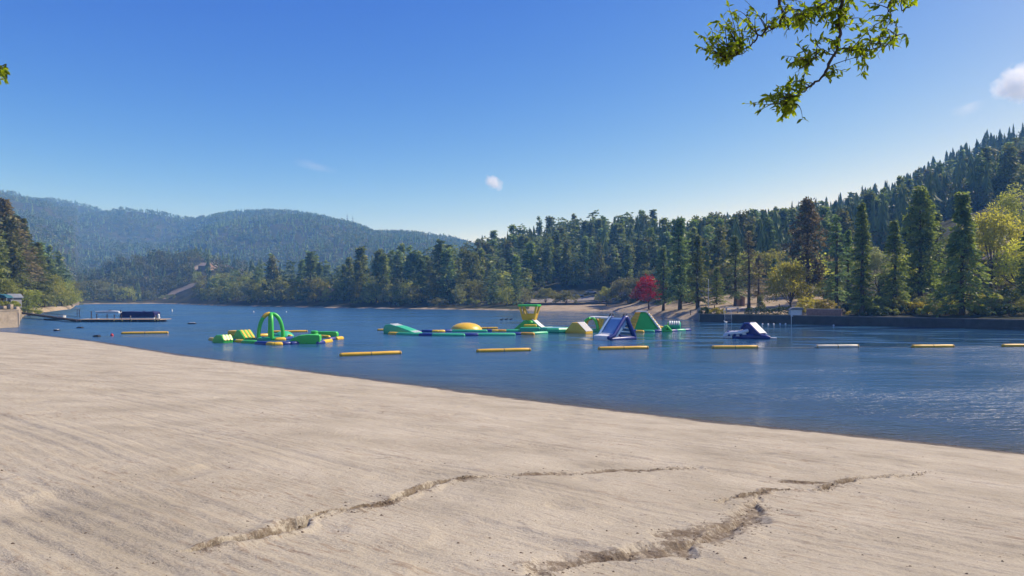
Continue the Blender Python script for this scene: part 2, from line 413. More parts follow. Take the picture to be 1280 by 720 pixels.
patch = k.ramp(k.noise(0.8, 3, 0.6, pos), [(0.42, (0, 0, 0)), (0.62, (0.75, 0.75, 0.75))])
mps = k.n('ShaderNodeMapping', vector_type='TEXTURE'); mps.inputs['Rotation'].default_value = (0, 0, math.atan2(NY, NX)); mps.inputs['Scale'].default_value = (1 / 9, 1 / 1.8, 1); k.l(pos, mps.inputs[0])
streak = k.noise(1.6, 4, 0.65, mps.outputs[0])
ridge_shade = k.ramp(streak, [(0.54, (0, 0, 0)), (0.64, (0.85, .85, .85))])  # short shadows of rake ridges, painted into the sand colour as darker streaks
c0 = k.mix(k.math('MULTIPLY', ridge_shade, k.ramp(k.noise(0.33, 4, 0.6, pos), [(0.45, (0.15, .15, .15)), (0.65, (1, 1, 1))])), mu.outputs[2], (0.235, 0.175, 0.12))
c1 = k.mix(k.math('MULTIPLY', speck, patch), c0, (0.15, 0.11, 0.075))
da = k.n('ShaderNodeAttribute', attribute_name='dirt')
crumb = k.math('SUBTRACT', k.math('ADD', da.outputs['Fac'], k.math('MULTIPLY', k.noise(11, 7, 0.8, pos), 2.6)), 1.80)
c2 = k.mix(k.ramp(crumb, [(0.0, (0, 0, 0)), (0.12, (.55, .55, .55)), (0.6, (1, 1, 1))]), c1, (0.115, 0.084, 0.055))
wl = k.math('ADD', xyz.outputs[2], k.math('MULTIPLY', k.math('SUBTRACT', k.noise(1.3, 5, 0.65, pos), 0.5), 0.30))
wet = k.ramp(wl, [(0.08, (1, 1, 1)), (0.15, (0, 0, 0))])
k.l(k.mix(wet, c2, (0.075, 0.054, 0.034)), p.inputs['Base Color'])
k.l(k.math('SUBTRACT', 0.95, k.math('MULTIPLY', wet, 0.55)), p.inputs['Roughness']); p.inputs['Specular IOR Level'].default_value = 0.25
b = k.n('ShaderNodeBump', i_Distance=0.016, i_Strength=1.0); hsum = k.math('ADD', k.noise(26, 6, 0.75, pos), k.math('ADD', k.math('MULTIPLY', k.noise(6, 4, 0.6, pos), 1.6), k.math('MULTIPLY', streak, 1.4)))
k.l(hsum, b.inputs['Height']); k.l(b.outputs[0], p.inputs['Normal']); k.l(p.outputs[0], k.out.inputs[0])
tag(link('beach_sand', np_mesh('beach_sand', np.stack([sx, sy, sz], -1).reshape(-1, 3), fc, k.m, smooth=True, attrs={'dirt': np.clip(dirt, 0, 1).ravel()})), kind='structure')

# loose crumbs of dirt and pebbles strewn over the sand
def sand_z(x, y): return sand_full(np.asarray(x, float), np.asarray(y, float))[0]
pts = []
for pts_, hw, dp in CRACKS:
    g = [ground_pt(*p) for p in pts_]
    for (ax, ay), (bx, by) in zip(g[:-1], g[1:]):
        L = math.hypot(bx - ax, by - ay); nn = int(L * (48 if hw < 0.2 else 110))
        for _ in range(nn):
            tpar = rng.random(); s = rng.normal() * hw * (1.3 if rng.random() < .8 else 3)
            pts.append((ax + tpar * (bx - ax) - s * (by - ay) / L, ay + tpar * (by - ay) + s * (bx - ax) / L, 0.004 + 0.012 * rng.random() ** 2.5))
for _ in range(1200):
    d = 4.3 * (26 / 4.3) ** rng.random(); x = (rng.random() * 1.7 - 0.85) * d
    if NX * x + NY * d < 24: pts.append((x, d, 0.004 + 0.014 * rng.random() ** 6))
for _ in range(1500):                                   # weed and bark bits left along the waterline
    t_ = -6 + 112 * rng.random() ** 1.5; q_ = float(shoreq(t_)) - 0.05 - 0.5 * rng.random() ** 2 - .25 * vnoise(t_ / 2.5, 0, 3)
    pts.append((NX * q_ - NY * t_, NY * q_ + NX * t_, 0.008 + 0.03 * rng.random() ** 3))
pts = np.array(pts); zc = sand_z(pts[:, 0], pts[:, 1])
oct_v = np.array([(1,0,0),(-1,0,0),(0,1,0),(0,-1,0),(0,0,1),(0,0,-1)], float); oct_f = np.array([(0,2,4),(2,1,4),(1,3,4),(3,0,4),(2,0,5),(1,2,5),(3,1,5),(0,3,5)])
vv = oct_v[None] * pts[:, 2][:, None, None] * (0.6 + 0.8 * rng.random((len(pts), 6, 1))) * np.array([1.3, 1, 0.7]); vv += np.stack([pts[:, 0], pts[:, 1], zc], -1)[:, None, :]
ff = (oct_f[None] + 6 * np.arange(len(pts))[:, None, None]).reshape(-1, 3)
tag(link('sand_debris', np_mesh('sand_debris', vv.reshape(-1, 3), ff, M('crumb', (0.13, 0.10, 0.075), 0.95, 0.3, 2.0, 0.1))), 'dark crumbs of dirt and pebbles strewn over the sand', kind='stuff')

# ------------------------------------------------------------------ the lake
k = NT('lake_water'); p = k.n('ShaderNodeBsdfPrincipled'); pos = k.pos()
xyz = k.n('ShaderNodeSeparateXYZ'); k.l(pos, xyz.inputs[0])
q = k.math('ADD', k.math('MULTIPLY', xyz.outputs[0], NX), k.math('MULTIPLY', xyz.outputs[1], NY))
shal = k.ramp(k.math('DIVIDE', k.math('SUBTRACT', q, 26.0), 14.0), [(0.0, (1, 1, 1)), (0.25, (0.35, .35, .35)), (1.0, (0, 0, 0))])
k.l(k.mix(shal, (0.024, 0.084, 0.180), (0.080, 0.066, 0.042)), p.inputs['Base Color'])
p.inputs['IOR'].default_value = 1.333; p.inputs['Roughness'].default_value = 0.07; p.inputs['Specular IOR Level'].default_value = 0.5
mp = k.n('ShaderNodeMapping'); mp.inputs['Rotation'].default_value = (0, 0, R(-25)); mp.inputs['Scale'].default_value = (1.0, 2.1, 1); k.l(pos, mp.inputs[0])
n1 = k.noise(0.62, 4, 0.6, mp.outputs[0], 0.4); n2 = k.noise(2.6, 3, 0.6, mp.outputs[0], 0.2); n3 = k.noise(0.16, 2, 0.5, mp.outputs[0])
calm = k.ramp(k.noise(0.035, 3, 0.55, mp.outputs[0]), [(0.36, (0.35, .35, .35)), (0.56, (1, 1, 1))])
# wind-sheltered calm water below the wooded right bank
yw = k.math('ADD', xyz.outputs[1], k.math('MULTIPLY', k.noise(0.05, 4, 0.6, pos), 22))
lee_y = k.ramp(k.math('DIVIDE', k.math('SUBTRACT', yw, 70.0), 20.0), [(0.2, (0, 0, 0)), (0.45, (1, 1, 1))])
lee_x = k.ramp(k.math('DIVIDE', k.math('ADD', xyz.outputs[0], 22.0), 44.0), [(0.1, (0, 0, 0)), (0.7, (1, 1, 1))])
gust = k.ramp(k.noise(0.09, 3, 0.5, mp.outputs[0]), [(0.5, (1, 1, 1)), (0.66, (0.35, .35, .35))])
lee = k.math('SUBTRACT', 1.0, k.math('MULTIPLY', k.math('MULTIPLY', k.math('MULTIPLY', lee_y, lee_x), gust), 0.92))
hgt = k.math('ADD', k.math('ADD', k.math('MULTIPLY', n1, 0.34), k.math('MULTIPLY', n2, 0.17)), k.math('MULTIPLY', n3, 0.6))
hgt = k.math('MULTIPLY', k.math('MULTIPLY', hgt, calm), lee)
k.l(k.math('ADD', 0.05, k.math('MULTIPLY', k.math('MULTIPLY', calm, lee), 0.22)), p.inputs['Roughness'])
b = k.n('ShaderNodeBump', i_Distance=1.0, i_Strength=0.85); k.l(hgt, b.inputs['Height']); k.l(b.outputs[0], p.inputs['Normal'])
k.l(p.outputs[0], k.out.inputs[0])
tag(link('lake_water', np_mesh('lake_water', [(-1200, -400, 0), (1200, -400, 0), (1200, 700, 0), (-1200, 700, 0)], np.array([[0, 1, 2, 3]]), k.m)), kind='structure')
# lake bed and country beyond the modelled hills
tag(link('ground', np_mesh('ground', [(-5500, -900, -3), (5500, -900, -3), (5500, 3400, -3), (-5500, 3400, -3)], np.array([[0, 1, 2, 3]]), HILLMAT)), kind='structure')

# ------------------------------------------------------------------ the air
HAZE_D = 0.00036
k = NT('haze_air'); v = k.n('ShaderNodeVolumePrincipled'); v.inputs['Color'].default_value = (0.17, 0.47, 1.0, 1); v.inputs['Absorption Color'].default_value = (1, 1, 1, 1); v.inputs['Density'].default_value = HAZE_D; v.inputs['Anisotropy'].default_value = 0.0
k.l(v.outputs[0], k.out.inputs['Volume'])
zmax = float(zz.max()) + 40
bx = bm_prism([(-6000, -4), (6000, -4), (6000, zmax), (-6000, zmax)], -1000, 3450)
hz = part('haze', bx, k.m, smooth=False); tag(hz, kind='stuff')
# ------------------------------------------------------------------ trees
BARK = M('bark', (0.085, 0.062, 0.045), 0.9, 0.35, 4.0, 0.1, bump=0.03)
CONI = foliage('conifer_needles', (0.038, 0.078, 0.022), (0.33, 0.38, 0.085), 0.30, 0.03)
CONI_BLUE = foliage('conifer_needles_bluish', (0.028, 0.066, 0.032), (0.26, 0.34, 0.115), 0.28, 0.02)
CONI_BROWN = foliage('conifer_needles_browning', (0.066, 0.066, 0.030), (0.30, 0.245, 0.11), 0.3, 0.02)
OAK = foliage('oak_leaves', (0.085, 0.105, 0.026), (0.30, 0.30, 0.07), 0.35, 0.04)
CONI_OLIVE = foliage('conifer_needles_olive', (0.035, 0.055, 0.020), (0.235, 0.24, 0.07), 0.25, 0.03)
CHAP = foliage('slope_scrub_leaves', (0.022, 0.044, 0.018), (0.15, 0.175, 0.050), 0.25, 0.03); CHAPG = foliage('slope_scrub_leaves_greyer', (0.032, 0.050, 0.024), (0.18, 0.185, 0.075), 0.25, 0.03)
LIME = foliage('yellow_green_leaves', (0.18, 0.205, 0.035), (0.50, 0.48, 0.095), 0.55, 0.03)
WILLOW = foliage('willow_leaves', (0.12, 0.15, 0.032), (0.38, 0.37, 0.09), 0.5, 0.03)
GREYG = foliage('grey_green_leaves', (0.09, 0.11, 0.04), (0.29, 0.29, 0.115), 0.35, 0.03)
RED = foliage('red_maple_leaves', (0.18, 0.010, 0.014), (0.48, 0.028, 0.026), 0.45, 0.02)
HEDGE = foliage('hedge_leaves', (0.022, 0.045, 0.014), (0.075, 0.115, 0.032), 0.3, 0.02)
YSHRUB = foliage('golden_shrub_leaves', (0.11, 0.11, 0.022), (0.36, 0.30, 0.06), 0.45, 0.02)

def unit(v): return v / (np.linalg.norm(v, axis=-1, keepdims=True) + 1e-9)
def diamonds(p, u, l, w):
    """leaf sprays: a diamond from p along unit u, length l, width w, random roll"""
    n = len(p); r = unit(rng.normal(size=(n, 3))); v = unit(np.cross(u, r))
    l = np.asarray(l)[:, None]; w = np.asarray(w)[:, None]
    q = np.stack([p, p + u * l * .5 + v * w * .5, p + u * l, p + u * l * .5 - v * w * .5], 1)
    return q.reshape(-1, 3)
def quads(n): return np.arange(4 * n).reshape(n, 4)
def trunk_arrays(h, r0, lean=0.0, n=8, r1=0.03, m=9):
    t = np.linspace(0, 1, m); wob = np.cumsum(rng.normal(size=(m, 2)), 0) * h * 0.004; wob -= wob[0]
    pts = np.stack([wob[:, 0] + lean * t * h, wob[:, 1], t * h - 0.4 * (1 - t)], -1)
    rad = r0 * (1 - t) ** 0.85 + r1; rad[0] *= 1.35
    return tube_arrays(pts, rad, n)
class Tri:
    """gathers geometry with two materials: 0 bark, 1 leaves"""
    def __init__(s): s.v = []; s.f = []; s.mi = []; s.ti = []; s.n = 0
    def add(s, v, f, mi, tint=None):
        s.v.append(v); s.f.append(np.asarray(f) + s.n); s.n += len(v); m = len(f)
        s.mi.append(np.full(m, mi)); s.ti.append(np.zeros(m) if tint is None else tint)
    def mesh(s, name, mats): return np_mesh(name, np.concatenate(s.v), np.concatenate(s.f), mats, np.concatenate(s.mi), False, None, {'tint': np.concatenate(s.ti)})
def conifer_leaves(h, base, rad, nb, per, size, droop=-0.15, gap=0.0, shape=1.0, top=0.02, up=0.0, tuft=False, ragged=0.5):
    """branch-by-branch needle sprays. rad = crown half width, base = first branch height share"""
    t = base + (1 - base - top) * rng.random(nb) ** 1.05
    nw = max(6, int(nb / 7)); t = np.round(t * nw) / nw + rng.normal(size=nb) * 0.012; t = np.clip(t, base, 0.985)
    az = rng.random(nb) * 2 * np.pi
    rel = (1 - t) / (1 - base)
    env = np.minimum(rel ** shape, 1.0) * np.clip((t - base) / 0.06 + 0.55, 0, 1) * np.clip(rel / 0.33, 0.04, 1) ** 0.75
    lobe = 1 + 0.22 * np.sin(az * 2 + rng.random() * 6 + t * 9) + 0.15 * np.sin(az * 3 + t * 17)
    L = rad * env * lobe * (1 - ragged * rng.random(nb)) + 0.05 * rad
    keep = rng.random(nb) > gap * (0.5 + rng.random(nb)); t, az, L = t[keep], az[keep], L[keep]; nb = len(t)
    slope = droop + up * t + rng.normal(size=nb) * 0.12
    out = np.stack([np.cos(az), np.sin(az), slope], -1)
    org = np.stack([np.zeros(nb), np.zeros(nb), t * h], -1)
    s = (1 - rng.random((nb, per)) ** (1.6 if not tuft else 3.2) * 0.93)
    sag = np.stack([np.zeros_like(s), np.zeros_like(s), -0.10 * (s ** 2) * L[:, None]], -1)
    p = org[:, None] + out[:, None] * (s * L[:, None])[..., None] + sag
    p = p + rng.normal(size=p.shape) * np.array([1, 1, 0.55]) * size * (0.35 if not tuft else 0.55)
    side = np.stack([-np.sin(az), np.cos(az), np.zeros(nb)], -1)
    dirn = unit(out[:, None] * 0.8 + side[:, None] * rng.normal(size=(nb, per, 1)) * 0.7 + rng.normal(size=(nb, per, 3)) * (0.22 if not tuft else 0.8) + np.array([0, 0, -0.05]))
    n = nb * per
    tint = np.clip(rng.random((nb, 1)) * 0.75 + rng.random((nb, per)) * 0.3 - .05, 0, 1).reshape(-1)
    lam = (rng.random(n) * 0.7 + 0.65) * size
    return diamonds(p.reshape(-1, 3), dirn.reshape(-1, 3), lam, lam * (0.42 if not tuft else 0.55)), quads(n), tint, (t, az, L, slope)
def conifer_limbs(h, info, n):
    t, az, L, slope = info; idx = rng.permutation(len(t))[:n]; vs, fs, o = [], [], 0
    for i in idx:
        d = np.array([math.cos(az[i]), math.sin(az[i]), slope[i]])
        pts = [np.array([0, 0, t[i] * h]) + d * s * L[i] + np.array([0, 0, -0.10 * s * s * L[i]]) for s in (0, .5, .95)]
        v, f = tube_arrays(pts, [0.012 * h * 0.25 + .02, .02, .008], 3); vs.append(v); fs.append(f + o); o += len(v)
    return np.concatenate(vs), np.concatenate(fs)
def blob_leaves(h, base, rad, nclump, per, size, squash=1.0, flat=0.0, weep=0.0):
    """broad crown: clumps of leaves spread through an uneven crown volume"""
    ch = h * (1 - base) / 2; cz = h * base + ch
    d = unit(rng.normal(size=(nclump, 3))); d[:, 2] = np.where(d[:, 2] < -0.75, -d[:, 2], d[:, 2])
    az = np.arctan2(d[:, 1], d[:, 0])
    lob = 1 + 0.16 * np.sin(2 * az + rng.random() * 6) + 0.13 * np.sin(3 * az + 4 * d[:, 2] + rng.random() * 6) + 0.10 * np.sin(7 * d[:, 2] + rng.random() * 6)
    rr = (0.5 + 0.42 * rng.random(nclump) ** 0.5) * lob
    c = d * rr[:, None] * np.array([rad, rad, ch]); low = np.clip(-d[:, 2], 0, 1); c[:, :2] *= (1 + 0.55 * low)[:, None]; c[:, 2] += cz
    cr = (0.17 + 0.17 * rng.random(nclump)) * min(rad, ch) * 1.15
    dirs = unit(rng.normal(size=(nclump, per, 3)))
    rad_s = (0.35 + 0.65 * rng.random((nclump, per)) ** 0.45)
    p = c[:, None] + dirs * (rad_s * cr[:, None])[..., None] * np.array([1.15, 1.15, 0.8])
    if weep: p[..., 2] -= weep * rng.random((nclump, per)) * cr[:, None] * 2.2
    u = unit(dirs * 0.6 + rng.normal(size=dirs.shape) * 0.7 + np.array([0, 0, -0.25 - weep]))
    n = nclump * per
    tint = np.clip(rng.random((nclump, 1)) * 0.65 + rng.random((nclump, per)) * 0.4, 0, 1).reshape(-1)
    lam = (rng.random(n) * 0.7 + 0.65) * size
    return diamonds(p.reshape(-1, 3), u.reshape(-1, 3), lam, lam * 0.62), quads(n), tint, c
def limbs_to(h, base, cs, n, r):
    vs, fs, o = [], [], 0
    for c in cs[rng.permutation(len(cs))[:n]]:
        z0 = h * base * (0.55 + 0.5 * rng.random()); a = np.array([0, 0, z0]); mid = a * 0.45 + c * 0.55 + np.array([0, 0, -0.05 * h * rng.random()])
        v, f = tube_arrays([a, (a + mid) / 2 + rng.normal(size=3) * .012 * h, mid, c], [r, r * .75, r * .5, r * .15], 5); vs.append(v); fs.append(f + o); o += len(v)
    return np.concatenate(vs), np.concatenate(fs)

# --- trees near enough to show a trunk and a crown: own mesh each
def near_tree(kind, px, d, top, wpx, label, cat, leaf, base=0.18, shape=0.9, dens=1.0, sz=1.0, group=None, name=None, z=None, lean=0, **kw):
    zb = float(zt(px, d)) if z is None else z
    h = H + (HY - top) / F * d - zb; rad = wpx / 2 / F * d
    P = at(px, d, zb - 0.15)
    root = empty(name or cat.replace(' ', '_'), P, rng.random() * 6.28, label, cat, group)
    if kind == 'con':
        nb = int(230 * dens); v, f, ti, info = conifer_leaves(h, base, rad, nb, int(26 * (1 if not kw.get('tuft') else 1)), (0.34 + 0.045 * rad) * sz * h / 18 ** 1 * 1.0 if h > 9 else 0.3 * sz, shape=shape, **kw)
        tv, tf = trunk_arrays(h * 0.97, 0.016 * h + 0.06)
        lv, lf = conifer_limbs(h, info, int(nb * .5))
        tv2 = np.concatenate([tv, lv]); tf2 = np.concatenate([tf, lf + len(tv)])
    else:
        v, f, ti, c = blob_leaves(h, base, rad, int(52 * dens), 95, (0.05 * rad + 0.16) * sz, **kw)
        tv, tf = trunk_arrays(h * max(base * 1.5, .45), 0.02 * h + 0.05, lean=lean)
        lv, lf = limbs_to(h, max(base, .12) * 1.3, c[c[:, 2] > h * (base + .25)], 14, 0.008 * h + 0.02)
        tv2 = np.concatenate([tv, lv]); tf2 = np.concatenate([tf, lf + len(tv)])
    link('trunk', np_mesh('trunk', tv2, tf2, BARK, smooth=True), root)
    link('crown', np_mesh('crown', v, f, leaf, None, False, None, {'tint': ti}), root)
    return root

NT_ = near_tree
# the right bank, beach and lawn
NT_('con', 850, 168, 271, 44, 'tall dark conifer right of the red maple, taller of the two there', 'conifer', CONI_BLUE, base=.12, shape=.75, dens=1.2, gap=.1)
NT_('con', 872, 158, 293, 38, 'pointed dark conifer right of the red maple, shorter of the two there', 'conifer', CONI, base=.14, shape=.85, dens=1.0, gap=.1)
NT_('con', 829, 175, 308, 34, 'thin grey-green conifer rising directly behind the red maple', 'conifer', CONI_BLUE, base=.15, shape=.9, gap=.15)
NT_('blob', 811, 192, 345, 33, 'round maple with crimson red autumn leaves on the shore', 'maple', RED, base=.2, dens=1.1)
NT_('con', 896, 160, 333, 34, 'small bushy dark conifer beside the thin flagpole', 'conifer', CONI, base=.05, shape=.7)
NT_('con', 919, 150, 292, 42, 'ragged grey-green conifer between the flagpole and the bare-trunked pine', 'conifer', CONI_BLUE, base=.14, shape=.7, gap=.25)
NT_('con', 936, 140, 287, 26, 'thin sparse pine with a long bare trunk behind the clipped hedge', 'pine', CONI_BROWN, base=.35, shape=.5, gap=.45, dens=.7)
NT_('con', 948, 156, 318, 34, 'short browning conifer next to the sparse pine', 'conifer', CONI_BROWN, base=.16, shape=.6, gap=.3)
NT_('con', 968, 175, 322, 32, 'dark blue-green fir half hidden behind the round yellow-green tree', 'fir', CONI_BLUE, base=.03, shape=.7)
NT_('blob', 988, 138, 327, 46, 'round yellow-green broadleaf tree behind the hedge and kiosk', 'broadleaf tree', LIME, base=.08, dens=1.3)
NT_('con', 1010, 146, 246, 54, 'very tall ragged pine with browning crown above a bare trunk', 'pine', CONI_BROWN, base=.24, shape=.42, gap=.45, dens=1.2, tuft=True)
NT_('blob', 1030, 150, 342, 50, 'pale green broadleaf tree between the ragged pine and the slender fir', 'broadleaf tree', WILLOW, base=.08)
NT_('con', 1046, 140, 263, 38, 'slender fir with see-through branches left of the narrow dark cedar', 'fir', CONI_BLUE, base=.07, shape=.8, gap=.35)
NT_('con', 1060, 150, 285, 30, 'grey-green fir close behind the narrow dark cedar', 'fir', CONI, base=.05, shape=.8, gap=.1)
NT_('con', 1077, 117, 252, 31, 'narrow dense dark cedar with a spire top at the bank edge', 'cedar', CONI, base=.08, shape=.75, dens=1.3, ragged=.35)
NT_('blob', 1099, 150, 312, 36, 'dusty pale green broadleaf tree showing between two cedars', 'broadleaf tree', GREYG, base=.1)
NT_('con', 1118, 120, 273, 42, 'broad green cedar with rounded conical crown and dark trunk', 'cedar', CONI, base=.10, shape=.75, dens=1.3, ragged=.3)
NT_('con', 1151, 130, 231, 46, 'tallest dark pine of the right bank with thick column-like crown', 'pine', CONI, base=.13, shape=.4, dens=1.5, tuft=True, gap=.1)
NT_('con', 1171, 140, 262, 38, 'dark conifer tucked against the right side of the tallest pine', 'conifer', CONI_BLUE, base=.08, shape=.55, dens=1.1, gap=.1)
NT_('con', 1203, 110, 238, 76, 'wide skirted sequoia with thin spire above a broad drooping base', 'sequoia', CONI, base=.10, shape=1.25, dens=1.5, droop=-.3, ragged=.25)
NT_('blob', 1240, 135, 262, 66, 'large spreading yellow-green oak with forked dark limbs right of the sequoia', 'oak', LIME, base=.22, dens=1.4, lean=.1)
NT_('blob', 1264, 150, 234, 44, 'tall oak with rusty tinted crown above the spreading oak', 'oak', WILLOW, base=.3, dens=1.1)
NT_('con', 1288, 112, 268, 50, 'dark cedar cut off by the right edge of the view', 'cedar', CONI, base=.06, shape=.8, dens=1.3)
NT_('blob', 1185, 155, 300, 44, 'pale green broadleaf tree glimpsed between the tallest pine and the sequoia', 'broadleaf tree', GREYG, base=.1)
NT_('blob', 905, 185, 330, 40, 'pale broadleaf tree behind the small bushy conifer and flagpole', 'broadleaf tree', GREYG, base=.1)
NT_('blob', 958, 200, 315, 44, 'light green broadleaf tree behind the browning conifer', 'broadleaf tree', WILLOW, base=.1)
NT_('blob', 1012, 165, 318, 44, 'yellow-green broadleaf tree behind the ragged pine trunk', 'broadleaf tree', LIME, base=.08)
NT_('blob', 1132, 150, 318, 40, 'yellow-green broadleaf tree between the broad cedar and the tallest pine', 'broadleaf tree', LIME, base=.06)
NT_('blob', 1062, 165, 322, 40, 'light olive broadleaf tree behind the narrow dark cedar', 'broadleaf tree', WILLOW, base=.06)
NT_('blob', 1222, 160, 290, 50, 'light olive oak right behind the sequoia', 'oak', WILLOW, base=.1)
NT_('blob', 930, 195, 318, 40, 'light olive broadleaf tree behind the sparse pine', 'broadleaf tree', WILLOW, base=.08)
NT_('blob', 1275, 128, 300, 50, 'low yellow-green oak at the right edge in front of the cabin', 'oak', LIME, base=.08)
# the middle of the far shore
NT_('blob', 785, 238, 345, 48, 'wide rounded grey-green willow behind the red maple', 'willow', GREYG, base=.06, dens=1.2)
NT_('blob', 758, 242, 359, 23, 'small pale green tree standing alone on the beach promenade', 'young tree', WILLOW, base=.2)
NT_('blob', 708, 254, 364, 25, 'round bushy tree on the promenade, right of two side by side', 'bushy tree', OAK, base=.1)
NT_('blob', 682, 256, 361, 25, 'round bushy tree on the promenade, left of two side by side', 'bushy tree', OAK, base=.1)
# the left bank
NT_('con', 3, 190, 247, 86, 'huge browning cedar at the left edge of the view', 'cedar', CONI_BROWN, base=.1, shape=.75, dens=1.8, ragged=.3)
NT_('con', 27, 205, 272, 54, 'olive brown conifer right of the huge cedar on the left bank', 'conifer', CONI_OLIVE, base=.1, shape=.7, dens=1.3)
NT_('con', 47, 215, 302, 44, 'dark conifer stepping down towards the willows on the left bank', 'conifer', CONI, base=.1, shape=.65, dens=1.2)
NT_('con', 14, 180, 290, 50, 'dark green conifer standing in front of the huge browning cedar', 'conifer', CONI, base=.1, shape=.7, dens=1.3)
NT_('con', 60, 235, 320, 34, 'grey conifer peeping above the willows on the left bank', 'conifer', CONI_BLUE, base=.1, shape=.6)
NT_('blob', 56, 224, 340, 54, 'large billowing olive willow behind the spit on the left bank', 'willow', WILLOW, base=.04, dens=1.4, weep=.2)
NT_('blob', 77, 256, 350, 34, 'rounded willow at the tip of the left bank', 'willow', WILLOW, base=.02, weep=.2)
NT_('blob', 90, 280, 364, 18, 'small low willow at the water end of the left bank', 'willow', OAK, base=.02)
NT_('blob', 36, 172, 360, 24, 'bright green shrubby willow beside the small hut', 'willow', WILLOW, base=.03)
NT_('blob', 3, 145, 347, 30, 'yellowish leafy tree behind the hut at the left edge', 'broadleaf tree', OAK, base=.1)

# --- middle-distance kinds: one mesh each (trunk and leaves in one), shared by the copies
def mid_conifer(name, leaf, base, rad, shape, nb, per, size, **kw):
    g = Tri(); h = 1.0; s = 15.0
    v, f, ti, info = conifer_leaves(s, base, rad * s, nb, per, size, shape=shape, **kw)
    tv, tf = trunk_arrays(s * .97, 0.22, n=5, m=5); g.add(tv, tf, 0); g.add(v, f, 1, ti)
    return g.mesh(name, [BARK, leaf])
def mid_blob(name, leaf, base, rad, ncl, per, size, **kw):
    g = Tri(); s = 10.0
    v, f, ti, c = blob_leaves(s, base, rad * s, ncl, per, size, **kw)
    tv, tf = trunk_arrays(s * .5, 0.2, n=5, m=5); g.add(tv, tf, 0); g.add(v, f, 1, ti)
    return g.mesh(name, [BARK, leaf])
MC = [mid_conifer('conifer_mesh', CONI_BLUE, .08, .19, .95, 130, 13, .9), mid_conifer('conifer_mesh', CONI, .12, .16, .85, 120, 13, .85, gap=.15),
      mid_conifer('conifer_mesh', CONI_BLUE, .05, .22, 1.05, 150, 13, .9), mid_conifer('conifer_mesh', CONI_OLIVE, .18, .16, .55, 110, 13, .95, gap=.25, tuft=True),
      mid_conifer('conifer_mesh', CONI, .10, .20, .85, 140, 13, .95, ragged=.5), mid_conifer('conifer_mesh', CONI_BLUE, .15, .13, .75, 120, 12, .8, gap=.1)]
MB_ = [mid_blob('broadleaf_mesh', OAK, .08, .46, 30, 42, .62), mid_blob('broadleaf_mesh', GREYG, .06, .52, 34, 42, .62), mid_blob('broadleaf_mesh', OAK, .05, .40, 28, 42, .6),
       mid_blob('broadleaf_mesh', WILLOW, .06, .5, 34, 42, .62), mid_blob('broadleaf_mesh', GREYG, .1, .42, 30, 42, .6)]
con = []; blo = []           # candidates: (px, d, h, variant)
def ok(px, d):
    for a, b, c, e, s in CLEAR[:4]:      # keep the view to the bare slopes open
        if abs(px - a) < c * .85 and b - 70 < d < b + e and rng.random() < .93: return False
    return float(tan_at(np.array(px), np.array(d))) < (0.45 if px < 600 else 0.7)
def shore_z(px, d): return float(zt(px, d))
# rows along the far shore: tree-line heights read off the photograph
TOPL = T([(97,352),(130,345),(170,350),(210,350),(260,345),(300,338),(340,322),(365,345),(388,316),(410,345),(440,322),(470,318),(500,315),(520,322),(560,312),(580,320),(600,322),(640,322),(700,335),(760,340),(840,330)])
def row(px0, px1, step, off, jit, pc, hj=0.14, seed=0, top=TOPL, hmul=1.0):
    px = px0
    while px < px1:
        p = px + rng.normal() * step * 0.25; d = float(SHORE(p)) + off + rng.random() * jit; z = shore_z(p, d)
        h = (H + (HY - float(top(p))) / F * d - z) * (1 + rng.normal() * hj) * hmul
        if ok(p, d) and h > 2:
            if rng.random() < pc: con.append((p, d, max(h, 5), int(rng.integers(len(MC)))))
            else: blo.append((p, d, max(3, min(h * 0.72, 11)), int(rng.integers(len(MB_)))))
        px += step * (0.7 + 0.6 * rng.random())
row(98, 300, 7, 10, 20, .35, hmul=.8); row(98, 300, 8, 35, 30, .4)
row(300, 440, 8, 12, 15, .35, hmul=.75); row(300, 440, 8, 22, 25, .75); row(440, 600, 7.5, 12, 20, .3, hmul=.62); row(440, 600, 7, 22, 25, .9); row(440, 620, 9, 45, 30, .95)
row(600, 672, 8, 14, 20, .35, hmul=.55); row(600, 860, 9, 62, 20, .85, hmul=.9); row(615, 860, 10, 90, 25, .9)
for a, top, w_ in ((388,314,0),(341,320,3),(322,335,4),(497,313,5),(559,310,2),(437,320,1),(479,316,4)):
    d = float(SHORE(a)) + 20; con.append((a, d, H + (HY - top) / F * d - shore_z(a, d), w_))
# wooded slopes up to the first ridge
def slope(px0, px1, n, pc, f0=0.12, f1=1.02, hc=(11, 19), hb=(6, 10)):
    for _ in range(n):
        p = px0 + (px1 - px0) * rng.random(); s = float(SHORE(p)); e = float(D1(p)); f = f0 + (f1 - f0) * rng.random() ** 0.85; d = s + 20 + (e - s - 20) * f
        if p > 874 and d - s < 70: continue
        if 680 < p <= 874 and d - s < 60: continue
        if not ok(p, d): continue
        if rng.random() < pc: con.append((p, d, hc[0] + (hc[1] - hc[0]) * rng.random() ** 1.3, int(rng.integers(len(MC)))))
        else: blo.append((p, d, hb[0] + (hb[1] - hb[0]) * rng.random(), int(rng.integers(len(MB_)))))
slope(97, 310, 230, .28, hc=(9, 15)); slope(310, 480, 120, .6); slope(470, 640, 150, .8); slope(590, 900, 340, .84, hc=(12, 20)); slope(880, 1320, 440, .78, f0=.3, hc=(13, 22)); slope(1320, 1700, 120, .9, f0=.3)
slope(-300, 92, 110, .7); slope(880, 1100, 40, .5, f0=.05, f1=.4)
for p in np.arange(590, 1330, 8.5):      # trees that make the skyline
    p += rng.normal() * 2.5; d = float(D1(p)) * (0.98 + .04 * rng.random()); con.append((float(p), d, 9 + 14 * rng.random() ** 1.3, int(rng.integers(len(MC)))))
